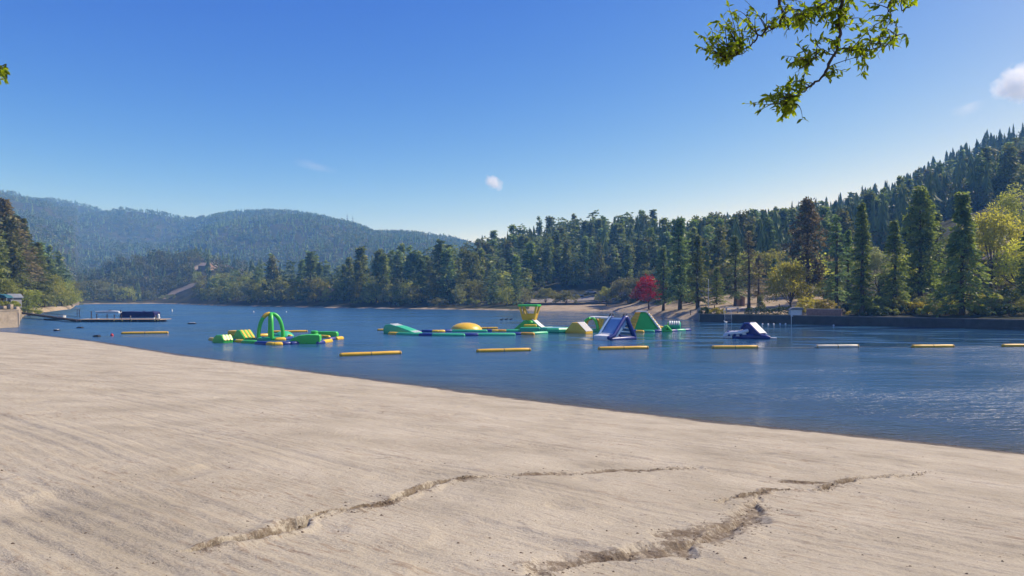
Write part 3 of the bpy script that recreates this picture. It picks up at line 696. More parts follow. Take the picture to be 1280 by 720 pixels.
PLACES = [(-2000, 95, 'on the slope behind the left bank', 'the left bank slope'), (95, 330, 'on the grassy hill across the lake at left', 'the hill across the lake at left'), (330, 610, 'on the far shore left of the yellow tower', 'the far shore left of the tower'),
          (610, 870, 'on the forested ridge behind the red maple and yellow tower', 'the ridge behind the red maple'), (870, 5000, 'on the steep forested mountainside at right', 'the mountainside at right')]
def place(px):
    for a, b, s, g in PLACES:
        if a <= px < b: return s, g
CW = {0: 'blue-green conifer', 1: 'slim green conifer', 2: 'broad blue-green conifer', 3: 'olive tufted conifer', 4: 'ragged green conifer', 5: 'narrow blue-green conifer'}
BW = {0: 'olive oak', 1: 'grey-green broadleaf tree', 2: 'rounded olive oak', 3: 'light green broadleaf tree', 4: 'tall grey-green broadleaf tree'}
def spread(cands, meshes, words, base_h, cat, limit, name, rest):
    inview = [c for c in cands if -60 < c[0] < 1340]; out = [c for c in cands if not -60 < c[0] < 1340]
    inview.sort(key=lambda c: -c[2] / c[1]); keep = inview[:limit]; rest += [(c, cat) for c in inview[limit:] + out]
    for px, d, h, vi in keep:
        z = float(zt(px, d)); o = link(name, meshes[vi], None, at(px, d, z - 0.25), rng.random() * 6.28)
        s = h / base_h; wv = 0.85 + 0.35 * rng.random(); o.scale = (s * wv, s * wv, s)
        pl, g = place(px); tag(o, words[vi] + ' ' + pl, cat, words[vi] + 's on ' + g)
rest = []
spread(con, MC, CW, 15.0, 'conifer', 292, 'conifer', rest); spread(blo, MB_, BW, 10.0, 'broadleaf tree', 250, 'broadleaf_tree', rest)

# --- the rest of the woods, and the wooded mountains behind, as one mass each
def lowpoly(kind, n_leaf):
    wd = 0.11 + 0.12 * rng.random(); pw = 0.5 + 0.7 * rng.random()
    if kind == 'con':
        tiers = 4 + n_leaf // 60; seg = 7 if n_leaf < 100 else 9; vs, fs, ts, o = [], [], [], 0
        for q in range(tiers):                     # ragged drooping skirts of branches, narrowing to a spire
            t0 = 0.05 + 0.9 * q / tiers; rr = wd * (1 - t0) ** pw * (.75 + .5 * rng.random()) + 0.012; a = np.arange(seg) * 2 * np.pi / seg + rng.random() * 6
            rj = rr * (0.65 + 0.6 * rng.random(seg)); rk = rr * (0.3 + .3 * rng.random(seg)); zt_ = min(1.0, t0 + 1.9 / tiers)
            outer = np.stack([np.cos(a) * rj, np.sin(a) * rj, t0 - .05 * rng.random(seg)], -1); a2 = a + np.pi / seg
            notch = np.stack([np.cos(a2) * rk, np.sin(a2) * rk, t0 + .45 / tiers + 0 * a], -1)
            ring = np.stack([outer, notch], 1).reshape(-1, 3); n2 = 2 * seg
            vs.append(np.concatenate([ring, [[rng.normal() * .008, rng.normal() * .008, zt_]]])); i_ = np.arange(n2)
            fs.append(np.stack([i_, (i_ + 1) % n2, np.full(n2, n2)], -1) + o); o += n2 + 1; ts.append(np.repeat(rng.random(seg), 2))
        v, f, ti = np.concatenate(vs), np.concatenate(fs), np.concatenate(ts)
        f = np.concatenate([f, f[:, 2:3]], 1) if False else f
    else:
        v, f, ti, _ = blob_leaves(1.0, .02, .5, max(6, n_leaf // 6), 6, .24 if n_leaf < 100 else .13); f = np.concatenate([f[:, [0, 1, 2]], f[:, [0, 2, 3]]]); ti = np.concatenate([ti, ti])
    return v, f, ti
def mass(name, label, trees, lib, mats):
    vs, fs, ms, ts, o = [], [], [], [], 0
    for (x, y, z, h, kind) in trees:
        opts = lib[kind]; v, f, ti = opts[int(rng.integers(len(opts)))]
        a = rng.random() * 6.28; c, s = math.cos(a) * h * (0.85 + .4 * rng.random()), math.sin(a) * h
        x2 = v[:, 0] * c - v[:, 1] * s + x; y2 = v[:, 0] * s + v[:, 1] * c + y
        vs.append(np.stack([x2, y2, v[:, 2] * h + z - .2], -1)); fs.append(f + o); o += len(v)
        ts.append(np.clip(ti * .6 + .4 * rng.random(), 0, 1)); ms.append(np.full(len(f), 0 if kind != 'blob' else (1 + int(rng.random() < .35))))
    me = np_mesh(name, np.concatenate(vs), np.concatenate(fs), [CONI_BLUE, CHAP, CHAPG], np.concatenate(ms), False, None, {'tint': np.concatenate(ts)})
    return tag(link(name, me), label, kind='stuff')
libn = {'con': [lowpoly('con', 330) for _ in range(12)], 'blob': [lowpoly('blob', 260) for _ in range(4)]}
def spray_tree():
    v, f, ti, _ = conifer_leaves(15.0, .06, 2.6, 52, 5, 1.7, shape=.85); return v / 15.0, np.concatenate([f[:, [0, 1, 2]], f[:, [0, 2, 3]]]), np.concatenate([ti, ti])
libn['spray'] = [spray_tree() for _ in range(5)]
tr = [(*at(c[0], c[1], float(zt(c[0], c[1]))), c[2], ('spray' if c[1] < 420 else 'con') if k_ == 'conifer' else 'blob') for c, k_ in rest]
tr_near = tr
libf = {'con': [lowpoly('con', 56) for _ in range(12)], 'blob': [lowpoly('blob', 54) for _ in range(5)]}
tr = []
N = 44000; pxs = rng.random(N) * 1000 - 250; ff = rng.random(N)
d1 = D1(pxs); d2 = D2(pxs); dd = d1 * 1.02 + (d2 * 1.03 - d1) * ff; zz_ = zt(pxs, dd); pyy = HY - (zz_ - H) / dd * F
acc = rng.random(N) < np.clip((dd / 2000) ** 1.0, 0.2, 1) * 0.62
nzz = fbm(pxs / 30, dd / 200, 3, 71)
for a, b_, c, ac, q_ in zip(pxs, dd, zz_, acc, nzz):
    if not ac or (640 < a): continue
    cn = rng.random() < (0.28 + 0.9 * q_ if a < 250 else 0.5 + .8 * q_)
    x, y, _ = at(a, b_); tr.append((x, y, c, (7.5 + 7 * rng.random()) if cn else 6.5 + 4.5 * rng.random(), 'con' if cn else 'blob'))
pxs = rng.random(2600) * 900 + 600; f_ = rng.random(2600); dd = D1(pxs) * (0.45 + .62 * f_); zz_ = zt(pxs, dd)
for a, b_, c in zip(pxs, dd, zz_):
    if b_ - float(SHORE(a)) < 90: continue
    x, y, _ = at(a, b_); cn = rng.random() < .76; tr_near.append((x, y, c, 8 + 13 * rng.random() ** 1.5 if cn else 6 + 5 * rng.random(), 'con' if cn else 'blob'))
for q in range(1600):      # behind the first ridge and beyond the frame
    a = (1300 + 600 * rng.random()) if q % 2 else (-700 + 600 * rng.random()); b_ = float(SHORE(a)) + 40 + (float(D1(a)) - float(SHORE(a))) * rng.random()
    x, y, _ = at(a, b_); tr_near.append((x, y, float(zt(a, b_)), 11 + 8 * rng.random(), 'spray' if b_ < 420 else 'con'))
mass('hillside_forest', 'dense woods filling the slopes behind the nearer trees', tr_near, libn, {'con': 0})
mass('distant_forest', 'woods covering the hazy blue mountains', tr, libf, {'con': 0})
# ------------------------------------------------------------------ inflatables on the lake
GRN = M('vinyl_green', (0.055, 0.50, 0.060), 0.38, .08, 1.2, .5, .01); TEAL = M('vinyl_teal', (0.04, 0.43, 0.21), 0.38, .08, 1.2, .5, .01); LIME_V = M('vinyl_lime', (0.22, 0.52, 0.06), 0.38, .08, 1.2)
YEL = M('vinyl_yellow', (0.72, 0.45, 0.025), 0.38, .08, 1.2, .5, .01); BLU = M('vinyl_blue', (0.012, 0.028, 0.19), 0.38, .08, 1.2, .5, .01); WHT = M('vinyl_white', (0.72, 0.72, 0.70), 0.42, .06, 1.2, .5, .008)
PALE = M('vinyl_pale_blue', (0.21, 0.36, 0.56), 0.4, .08, 1.2); NAVY = M('navy_canvas', (0.014, 0.014, 0.085), 0.7, .2, 2.0, .3, .05, bscale=2.0); ORG = M('vinyl_orange', (0.62, 0.33, 0.03), .4, .1, 1.2)
BLACK = M('black_rubber', (0.015, 0.015, 0.018), .6, .2, 3.0); DKGRN = M('vinyl_dark_green', (0.012, 0.15, 0.05), .45, .1, 1.2)
def base_at(px, py):
    P = onwater(px, py); return P, P.y / F
def Rz(a): return Matrix.Rotation(R(a), 3, 'Z')
def Ry(a): return Matrix.Rotation(R(a), 3, 'Y')
def wedge(name, label, cat, px, py, yaw, prof, depth, m, bevel=.12, stripes=None, group=None):
    """inflatable block with bands running down its right-hand slope: stripes = (x0,z0,x1,z1,n,material)"""
    P, s = base_at(px, py); root = empty(name, P, R(yaw), label, cat, group)
    part('body', bm_prism([(x * s, z * s) for x, z in prof], -depth * s / 2, depth * s / 2, bevel, 3), m, root)
    if stripes:
        x0, z0, x1, z1, n, sm = stripes; a = Vector((x0 * s, 0, z0 * s)); b = Vector((x1 * s, 0, z1 * s)); dr = (b - a); nn = Vector((-dr.z, 0, dr.x)).normalized()
        if nn.z < 0: nn = -nn
        out = []
        for i in range(n):
            yc = (i + .5 - n / 2) * depth * s * .92 / n; hw = depth * s * .92 / n * .30
            bm = bmesh.new(); vs_ = []
            for t in (0, 1):
                for y in (-hw, hw):
                    for o in (-.02, .05): vs_.append(bm.verts.new(a + dr * t + Vector((0, yc + y, 0)) + nn * o))
            for q in ((0,1,3,2),(4,6,7,5),(0,4,5,1),(2,3,7,6),(0,2,6,4),(1,5,7,3)): bm.faces.new([vs_[k_] for k_ in q])
            bmesh.ops.recalc_face_normals(bm, faces=bm.faces); bmesh.ops.bevel(bm, geom=list(bm.edges), offset=.02, segments=2, affect='EDGES'); out.append(bm)
        part('slope_bands', join(*out), sm, root)
    return root
def walkway(label, group, segs, r=.27, name='floating_walkway'):
    """ring or line of tube floats; segs = (px0, py0, px1, py1, material)"""
    cxm = sum(q[0] + q[2] for q in segs) / 2 / len(segs); cym = sum(q[1] + q[3] for q in segs) / 2 / len(segs)
    P = onwater(cxm, cym); root = empty(name, P, 0, label, 'floating walkway', group)
    for a, b_, c, d_, m in segs:
        A = onwater(a, b_, 0.0) - P; B = onwater(c, d_, 0.0) - P; A.z = B.z = r * .25
        L = (B - A).length; u_ = (B - A).normalized() * min(r * .4, L * .2)
        part('tube_float', bm_tube([A + u_, A + (B - A) * .5, B - u_], [r * .94, r, r * .94], 12), m, root)
    return root
# left cluster
walkway('ring of blue, yellow and green tubes round the green arch tower', 'floating walkways', [(263,425,271,426.5,YEL),(283,427.2,296,427.6,BLU),(295,427.6,304,428.2,YEL),(303,428.6,321,429.4,GRN),(320,430,335,431,BLU),(334,431.2,343,431.6,YEL),(342,431.6,353,431.2,YEL),(352,431,364,430.4,BLU),(363,430.6,374,430,BLU),
 (318,423.4,331,424.4,BLU),(330,424.6,345,425.4,GRN),(344,425.6,357,425.2,YEL),(356,425,366,423.4,BLU),(322,420.6,336,420,YEL),(336,420,352,420.4,GRN),(352,420.6,364,421.6,YEL),(312,422,320,424,BLU),(396,430,405,429,BLU),(403,428.8,414,427,YEL),(411,425.2,421,424.2,BLU),(420,424.6,428,423.6,YEL),(396,421.8,412,422.6,YEL)])
P, s = base_at(338.5, 424.5)
root = empty('arch_tower', P, R(18), 'tall green four-legged arch tower with yellow cap on its left leg', 'inflatable arch')
Hh, Rr = 34.5 * s, 14.6 * s
def arch_pts(a, t0=0.0, t1=1.0, n=12):
    return [Vector((Rr * math.cos(th) ** .8 * math.cos(a) if th < 1.57 else 0, Rr * math.cos(th) ** .8 * math.sin(a) if th < 1.57 else 0, (Hh - .22) * math.sin(th) ** .92)) for th in np.linspace(t0 * math.pi / 2, t1 * 1.5, n)]
for kq in range(4):
    part('arch_leg', bm_tube(arch_pts(kq * math.pi / 2 + .1), .215, 12), GRN, root)
part('yellow_cap', bm_tube([p + Vector((0, 0, .02)) for p in arch_pts(2 * math.pi / 2 + .1, .66, 1.0, 6)], .235, 12), YEL, root)
part('base_ring', bm_tube([Vector((Rr * math.cos(a), Rr * math.sin(a), .1)) for a in np.linspace(0, 2 * math.pi, 22)], .2, 10, False), TEAL, root)
wedge('step_block', 'low green step block with yellow top at the left end of the arch cluster', 'inflatable block', 279, 428, -30, [(-11,-1),(9,-1),(10,4),(6,9.5),(-4,9.5),(-9,6),(-11.5,1)], 15, GRN, .22, (6,9.6,10.2,3,3,YEL), 'inflatable wedges')
wedge('step_block', 'flat yellow block floating behind the striped ramp', 'inflatable block', 293, 419.5, -15, [(-6,-1),(9,-1),(9,6.5),(-6,6.5)], 12, YEL, .2)
wedge('striped_ramp', 'green ramp with yellow bands down its slope left of the arch tower', 'inflatable ramp', 306, 424, -34, [(-14,-1),(12,-1),(12,1),(1,11.5),(-5,11.5),(-13,2.5)], 17, GRN, .15, (0.5,11.7,12,1.2,3,YEL), 'inflatable wedges')
P, s = base_at(355, 421); root = empty('dome_mound', P, 0, 'pale teal dome mound just behind the arch tower', 'inflatable dome')
part('dome', bm_lathe([(12*s, -.1), (12*s, .12), (10.6*s, 3*s), (8*s, 5.4*s), (4.6*s, 7*s), (0, 7.6*s)], 24), TEAL, root)
wedge('jumping_pad', 'big rounded green cushion in front at the right of the arch cluster', 'inflatable cushion', 381, 429.6, 8, [(-19,-1.5),(18,-1.5),(19.4,2),(19.4,9),(18.4,11.2),(6,11.6),(-5,10.8),(-13,8),(-18.5,3.5),(-20,0)], 16, GRN, .3)
wedge('bench_float', 'low green bench with yellow top at the right end of the arch cluster', 'inflatable bench', 410, 420.5, -12, [(-13,-1),(13,-1),(13.4,4),(12,6.2),(-12,6.2),(-13.4,4)], 6, GRN, .2, None)
P, s = base_at(410, 420.3)
P, s = base_at(393, 421.5); root = empty('stump_float', P, 0, 'small round green stump between the green cushion and the bench', 'inflatable stump')
part('stump', bm_lathe([(0, -.1), (6*s, -.1), (6.3*s, 2*s), (5.2*s, 4.2*s), (3.6*s, 5*s), (4.6*s, 6*s), (4.4*s, 7.6*s), (2.8*s, 8.2*s), (0, 8.4*s)], 20), GRN, root)
# middle cluster
walkway('long front walkway of teal tubes with blue joints left of the octagonal pad', 'floating walkways', [(486,418,498,418.4,YEL),(496,418.6,526,419.6,TEAL),(524,419.6,542,420,BLU),(540,420,581,420.2,TEAL),(579,420,598,419.8,BLU),(596,419.8,644,419.4,TEAL),(641,418.6,653,418.4,BLU),(650,418.4,668,418.8,ORG),(664,418,684,417,TEAL)], .28)
walkway('rear walkway of green, yellow and blue tubes under the yellow dome', 'floating walkways', [(527,415,543,415.2,BLU),(540,415.2,549,415.2,YEL),(548,415.2,556,415,YEL),(553,414.8,567,414.4,BLU),(565,414.8,609,414.8,TEAL),(607,414.6,616,414.6,BLU),(614,414.6,624,414.6,YEL),(622,414.6,633,414.6,ORG),(630,414.6,660,414.4,TEAL)], .26)
wedge('ramp_float', 'teal wedge ramp with white sloping face at the left end of the long walkway', 'inflatable ramp', 503, 417.2, -24, [(-22,-1),(24,-1),(24,1.5),(14,5.5),(0,9.5),(-14,12),(-20,11),(-22.5,7)], 19, TEAL, .22, (-13,12.2,23,2.2,7,WHT), 'inflatable wedges')
P, s = base_at(583, 413.4); root = empty('blob_dome', P, 0, 'large smooth yellow dome on the rear walkway', 'inflatable dome')
part('dome', bm_lathe([(19*s, -.1), (20*s, 1.2*s), (19.2*s, 3.2*s), (16.4*s, 6.2*s), (11.5*s, 8.6*s), (5.5*s, 9.9*s), (0, 10.2*s)], 28), YEL, root)
P, s = base_at(662, 413)
root = empty('lookout_tower', P, R(-16), 'yellow lookout cabin with green roof on a green and white ramp', 'inflatable tower')
part('ramp_base', bm_prism([(-19*s,-.1),(19*s,-.1),(19*s,1.5*s),(6.5*s,13*s),(-5*s,13*s),(-18.5*s,1.5*s)], -9*s, 9*s, .2), GRN, root)
sb = bm_prism([(6.6*s,13.4*s),(5.2*s,13.2*s),(19.4*s,.4*s),(20.6*s,1.5*s)], -7*s, 7*s, .06); part('white_slide', sb, WHT, root)
for y in (-7.6, 0, 7.6): part('slide_rail', bm_tube([(5.4*s, y*s, 13.8*s), (12.5*s, y*s, 7.4*s), (20.6*s, y*s, 1.4*s)], .10, 8), WHT, root)
b0, b1, z0, z1, zw = 7.6*s, 11.6*s, 13*s, 30*s, 21*s
def flare(z): return b0 + (b1 - b0) * (z - z0) / (z1 - z0)
def panel(sx_, axis, za, zb_, th=.14):
    """one leaning cabin wall"""
    bm = bmesh.new(); vs_ = []
    for z in (za, zb_):
        w_ = flare(z)
        for off in (0, th):
            for e in (-1, 1):
                vs_.append(bm.verts.new((sx_ * (w_ - off), e * (w_ * .8 - .02), z) if axis == 'x' else (e * (w_ - .02), sx_ * (w_ * .8 - off), z)))
    for q in ((0,1,5,4),(2,6,7,3),(0,2,3,1),(4,5,7,6),(0,4,6,2),(1,3,7,5)): bm.faces.new([vs_[k_] for k_ in q])
    bmesh.ops.recalc_face_normals(bm, faces=bm.faces); bmesh.ops.bevel(bm, geom=list(bm.edges), offset=.035, segments=2, affect='EDGES'); return bm
part('cabin_wall', panel(-1, 'y', z0, zw), YEL, root); part('cabin_wall', panel(1, 'y', z0, zw), YEL, root); part('cabin_wall', panel(1, 'x', z0, zw), YEL, root); part('cabin_wall', panel(-1, 'x', z0, zw), BLU, root, label='dark blue side wall')
for ex in (-1, 1):
    for ey in (-1, 1): part('post', bm_tube([(ex*(flare(z)-.12), ey*(flare(z)*.8-.12), z) for z in (z0+.1, zw, z1)], .17, 8), YEL if ex > 0 or ey > 0 else YEL, root)
part('post', bm_tube([(-1*s, -(flare(zw)*.8-.1), zw-.1), (-5*s, -(flare(z1)*.8-.1), z1)], .13, 8), YEL, root)
part('cabin_floor', bm_box(0, 0, z0 + .06, b0*1.9, b0*1.5, .14, .04), BLU, root)
part('roof', bm_box(0, 0, 31.2*s, 25.5*s, 20*s, 2.6*s, .1), GRN, root)
wedge('step_bench', 'green bench block standing in front of the lookout tower', 'inflatable bench', 662, 414.6, -6, [(-12,-1),(13,-1),(13,5.6),(-12,5.6)], 9, TEAL, .2)
P, s = base_at(663, 414.4); root = empty('step_cushion', P + Vector((0, .4, .60)), R(-6), 'yellow cushion on the green bench below the lookout cabin', 'inflatable cushion')
part('cushion', bm_box(0, 0, 1.6*s, 16*s, 8*s, 3.6*s, .16, 3), YEL, root)
P, s = base_at(663, 413.6); root = empty('ball_float', P + Vector((0, -.1, .95)), 0, 'small green ball bumper on the yellow cushion', 'inflatable ball')
part('ball', bm_lathe([(0,0),(2.2*s,.5*s),(3.3*s,2.4*s),(2.2*s,4.4*s),(0,5*s)], 18), GRN, root)
P, s = base_at(694, 415.4); root = empty('octagonal_pad', P, R(10), 'flat teal octagonal pad right of the lookout tower', 'inflatable pad')
part('pad', bm_lathe([(0,-.1),(18*s,-.1),(20*s,1.6*s),(20*s,4.4*s),(18*s,6.2*s),(15*s,6.4*s),(14.4*s,5.8*s),(0,5.8*s)], 8), TEAL, root, angle=30)
part('trampoline_bed', bm_lathe([(0,5.9*s),(13.5*s,5.9*s),(13.5*s,6.1*s),(0,6.15*s)], 16), PALE, root)
wedge('white_striped_wedge', 'yellow wedge with white bands down its right slope', 'inflatable ramp', 724, 416.4, -40, [(-16,-1.4),(15,-1.4),(15,2.4),(2,13.6),(-5,13.6),(-15.4,3)], 17, YEL, .14, (2.5,13.8,15.2,2.8,5,WHT), 'inflatable wedges')
P, s = base_at(746, 414.6)
root = empty('arch_bridge', P, R(-14), 'low arch bridge with green front hoop, yellow struts and white top', 'inflatable arch')
part('base_pad', bm_box(0, 0, 1.2*s, 36*s, 20*s, 4.6*s, .2, 3), TEAL, root)
hoop = [(-15,3),(-14.6,9),(-12.4,14.6),(-8,17.2),(-3,17),(0,13.6),(1.8,8),(2.6,3)]
part('front_hoop', bm_tube([(x*s, -9.4*s, z*s) for x, z in hoop], .20, 10), GRN, root); part('rear_hoop', bm_tube([(x*s, 9.4*s, z*s) for x, z in hoop], .20, 10), YEL, root)
part('inner_hoop', bm_tube([(x*s*.9, -7*s, z*s*.93) for x, z in hoop], .17, 10), YEL, root)
part('white_top', bm_prism([(-11*s,17*s),(15.6*s,16.2*s),(15.8*s,18.6*s),(-8*s,19.2*s)], -9*s, 9*s, .12), WHT, root)
for x in (4, 14):
    for y in (-8, 8): part('strut', bm_tube([(x*s, y*s, 2.6*s), ((x+1.2)*s, y*s, 16.6*s)], .2, 10), YEL, root)
part('brace', bm_tube([(5*s, -8*s, 4*s), (9*s, -8*s, 15.6*s)], .15, 8), YEL, root)
# the blue and white slide nearest the beach
P, s = base_at(769, 424)
root = empty('blue_slide', P, R(40), 'blue and white slide float with open triangular frame nearest the swim line', 'inflatable slide')
hT, xb, xf, hw_ = 27*s, 22*s, -26*s, 12.5*s
slide = [(xf, .02), (xf+.1, .42), (-15*s, 5*s), (3*s, hT-.2), (6*s, hT), (8.2*s, hT-.4), (4.4*s, hT-1.0), (-11*s, 3*s), (-17*s, .02)]
part('slide_surface', bm_prism(slide, -hw_, hw_, .08), PALE, root)
part('white_lip', bm_prism([(xf-.05, -.06), (xf-.02, .50), (xf+.4, .56), (-15.4*s, 6.4*s), (-13.4*s, 8.2*s), (-12.6*s, 7.4*s), (-14.6*s, 5*s), (-19*s, -.06)], -hw_*.97, hw_*.97, .05), WHT, root)
for y in (-1, 1):
    part('side_rail', bm_tube([(xf, y*hw_, .28), (-16*s, y*hw_, 6*s), (3*s, y*hw_, hT), (7*s, y*hw_, hT+.05)], .24 if y < 0 else .13, 10), BLU if y < 0 else PALE, root)
    part('rear_strut', bm_tube([(7*s, y*hw_, hT), (xb, y*hw_, .2)], .27, 10), BLU, root)
    part('base_tube', bm_tube([(xf+.4, y*hw_, .06), (xb, y*hw_, .1)], .29, 10), BLU, root)
    part('handle', bm_tube([(2*s, y*hw_*.9, hT+.16), (4*s, y*hw_*.9, hT+.42), (8*s, y*hw_*.9, hT+.40), (9*s, y*hw_*.9, hT+.1)], .07, 8), BLACK, root)
part('back_tube', bm_tube([(xb, -hw_, .08), (xb, hw_, .08)], .28, 10), BLU, root)
for t in (.2, .4, .6, .8):
    x = xb + (7*s - xb) * t; z = .2 + (hT - .2) * t
    part('climbing_step', bm_tube([(x - .05, -hw_*.92, z), (x - .05, hw_*.92, z)], .17, 8), PALE, root)
# green climbing pyramid
P, s = base_at(806, 413)
root = empty('climbing_pyramid', P, R(-6), 'green climbing pyramid with yellow ladder side and pale stepped side', 'inflatable climber')
bm = bmesh.new(); bt, tp = [(-26,-11),(17,-13),(21,10),(-20,11)], [(-11,-1.5),(2,-2),(3,3),(-11,3)]
lo_ = [bm.verts.new((x*s, y*s, -.1)) for x, y in bt]; hi_ = [bm.verts.new((x*s, y*s, 23*s)) for x, y in tp]
bm.faces.new(hi_); bm.faces.new(lo_[::-1])
for q in range(4): bm.faces.new((lo_[q], lo_[(q+1)%4], hi_[(q+1)%4], hi_[q]))
bmesh.ops.recalc_face_normals(bm, faces=bm.faces); bmesh.ops.bevel(bm, geom=list(bm.edges), offset=.2, segments=3, affect='EDGES')
part('body', bm, GRN, root)
def slope_pad(name, a, b, c, d_, m, m2, n):
    """pad lying on a sloping face: a,b lower corners, c,d upper corners; rungs across"""
    a, b, c, d_ = [Vector(q) * s for q in (a, b, c, d_)]; nn = (b - a).cross(d_ - a).normalized()
    bm = bmesh.new(); v0 = [bm.verts.new(q - nn*.05) for q in (a, b, c, d_)]; v1 = [bm.verts.new(q + nn*.14) for q in (a, b, c, d_)]
    bm.faces.new(v1); bm.faces.new(v0[::-1])
    for q in range(4): bm.faces.new((v0[q], v0[(q+1)%4], v1[(q+1)%4], v1[q]))
    bmesh.ops.recalc_face_normals(bm, faces=bm.faces); bmesh.ops.bevel(bm, geom=list(bm.edges), offset=.05, segments=2, affect='EDGES'); part(name, bm, m, root)
    for q in range(n):
        t = (q + .6) / n; part('rung', bm_tube([a + (d_ - a)*t + nn*.17 + (b-a)*.06*(1-t), b + (c - b)*t + nn*.17 - (b-a)*.06*(1-t)], .07, 8), m2, root)
slope_pad('yellow_ladder', (-25.4,-10.5,1), (-14,-12,1), (-5.4,-2,22.4), (-11.4,-1.5,22.4), YEL, ORG, 6)
slope_pad('pale_ladder', (17.4,-12,1), (21,9,1), (3.4,3,22.8), (2.4,-2,22.8), WHT, YEL, 7)
part('top_pad', bm_box(-4.2*s, .6*s, 23.6*s, 14*s, 6*s, 1.6*s, .07), WHT, root)
P, s = base_at(827, 412.6); root = empty('landing_block', P, R(-12), 'yellow landing block at the right foot of the climbing pyramid', 'inflatable block')
part('block', bm_prism([(-8*s,-.1),(6*s,-.1),(5.4*s,3.6*s),(-4*s,6*s),(-8*s,6*s)], -5*s, 5*s, .16), YEL, root)
P, s = base_at(833, 414.6); root = empty('tunnel_float', P, R(8), 'small green triangular tunnel right of the yellow landing block', 'inflatable tunnel')
tri = [(-5.6*s, .1), (0, 6.6*s), (5.6*s, .1)]
for a, b_ in ((0, 1), (1, 2), (0, 2)): 
    for y in (-1.4*s, 3*s): part('tunnel_tube', bm_tube([(tri[a][0], y, tri[a][1]), (tri[b_][0], y, tri[b_][1])], .2, 10), GRN, root)
P, s = base_at(843, 412.6); root = empty('roller_float', P, R(-16), 'lime ended teal roller with scalloped white top at the right end', 'inflatable roller')
part('drum', move(bm_lathe([(0,-7.6*s),(3.6*s,-7.6*s),(5*s,-6.6*s),(5*s,6.6*s),(3.6*s,7.6*s),(0,7.6*s)], 20, 'X'), (0,0,5.6*s)), TEAL, root)
part('end_cap', move(bm_lathe([(0,-.1),(3.6*s,-.1),(4.6*s,0),(3.6*s,.1),(0,.14)], 20, 'X'), (-7.7*s,0,5.6*s)), LIME_V, root)
sc_ = [bm_tube([((-5.4+2.7*q)*s, 5.1*s*math.sin(a), 5.6*s+5.1*s*math.cos(a)) for a in np.linspace(-1.3, 1.0, 7)], .12, 8) for q in range(5)]
part('white_scallops', join(*sc_), WHT, root)
walkway('short walkway of green, yellow and blue tubes along the foot of the pyramid', 'floating walkways', [(786,414.6,796,414.8,BLU),(795,415.4,805,415.6,YEL),(804,415,818,415.2,TEAL),(817,414.8,828,414.6,BLU),(837,414.6,846,414.2,BLU),(845,414,856,413.6,TEAL),(854,413.6,863,413.2,BLU)], .26)
# collapsed slide
P, s = base_at(934, 423)
root = empty('sagging_slide', P, R(-16), 'half deflated blue and white slide slumped in the water at right', 'inflatable slide')
part('hull', bm_prism([(-18*s,-.1),(25*s,-.1),(28*s,3*s),(22*s,5*s),(6*s,6*s),(-8*s,7*s),(-18*s,4*s)], -8*s, 8*s, .25), BLU, root)
for y in (-7.6, 0, 7.6): part('sagging_tube', bm_tube([(-27*s, y*s*.8, 1.6*s), (-24*s, y*s, 5.6*s), (-17*s, y*s, 7*s), (-8*s, y*s, 7.4*s), (0, y*s, 10*s)], .22, 10), BLU if y == 0 else WHT, root)
for x in (-22, -15, -8): part('cross_tube', bm_tube([(x*s, -8.4*s, 4.6*s), (x*s, -3*s, 7.8*s), (x*s, 8*s, 7.4*s)], .2, 10), BLU, root)
part('nose_patch', bm_box(-24*s, -6.5*s, 1.6*s, 7*s, 4*s, 2.6*s, .1), WHT, root)
part('hull_patch', bm_prism([(-6*s,5*s),(-1*s,5*s),(-2.4*s,7.6*s),(-7*s,8*s)], -9.0*s, -7.6*s, .05), WHT, root)
part('hull_patch', bm_prism([(-14*s,3*s),(-9*s,3*s),(-9*s,4.4*s),(-14*s,4.4*s)], -8.6*s, -7.6*s, .04), WHT, root)
part('slope', bm_prism([(1*s,5*s),(20*s,4.4*s),(19*s,6.4*s),(5*s,18.4*s),(0,18.8*s),(-4.6*s,13*s)], -7*s, 7*s, .2), BLU, root)
sp = [bm_box(0, 0, 0, 18.5*s, 2.1*s, .9*s, .03) for q in range(5)]
for q, b_ in enumerate(sp): move(b_, (13.0*s, (-5.6+2.8*q)*s, 13.2*s), Ry(40.6))
part('white_slats', join(*sp), WHT, root)
for y in (-7.4, 7.4): part('edge_tube', bm_tube([(-5*s, y*s, 12.4*s), (0, y*s, 18.4*s), (5*s, y*s, 18.6*s), (20*s, y*s, 5.6*s)], .17, 8), WHT if y > 0 else BLU, root)
piv = Vector((8*s, 0, 0)); rot_ = Matrix.Rotation(R(-34), 3, 'Z')
for ch in root.children:
    if ch.name.split('.')[0] in ('slope', 'white_slats', 'edge_tube'): ch.rotation_euler = (0, 0, R(-34)); ch.location = piv - rot_ @ piv
part('tail_flap', bm_box(30*s, 2*s, .9*s, 9*s, 5*s, 1.2*s, .05), WHT, root)

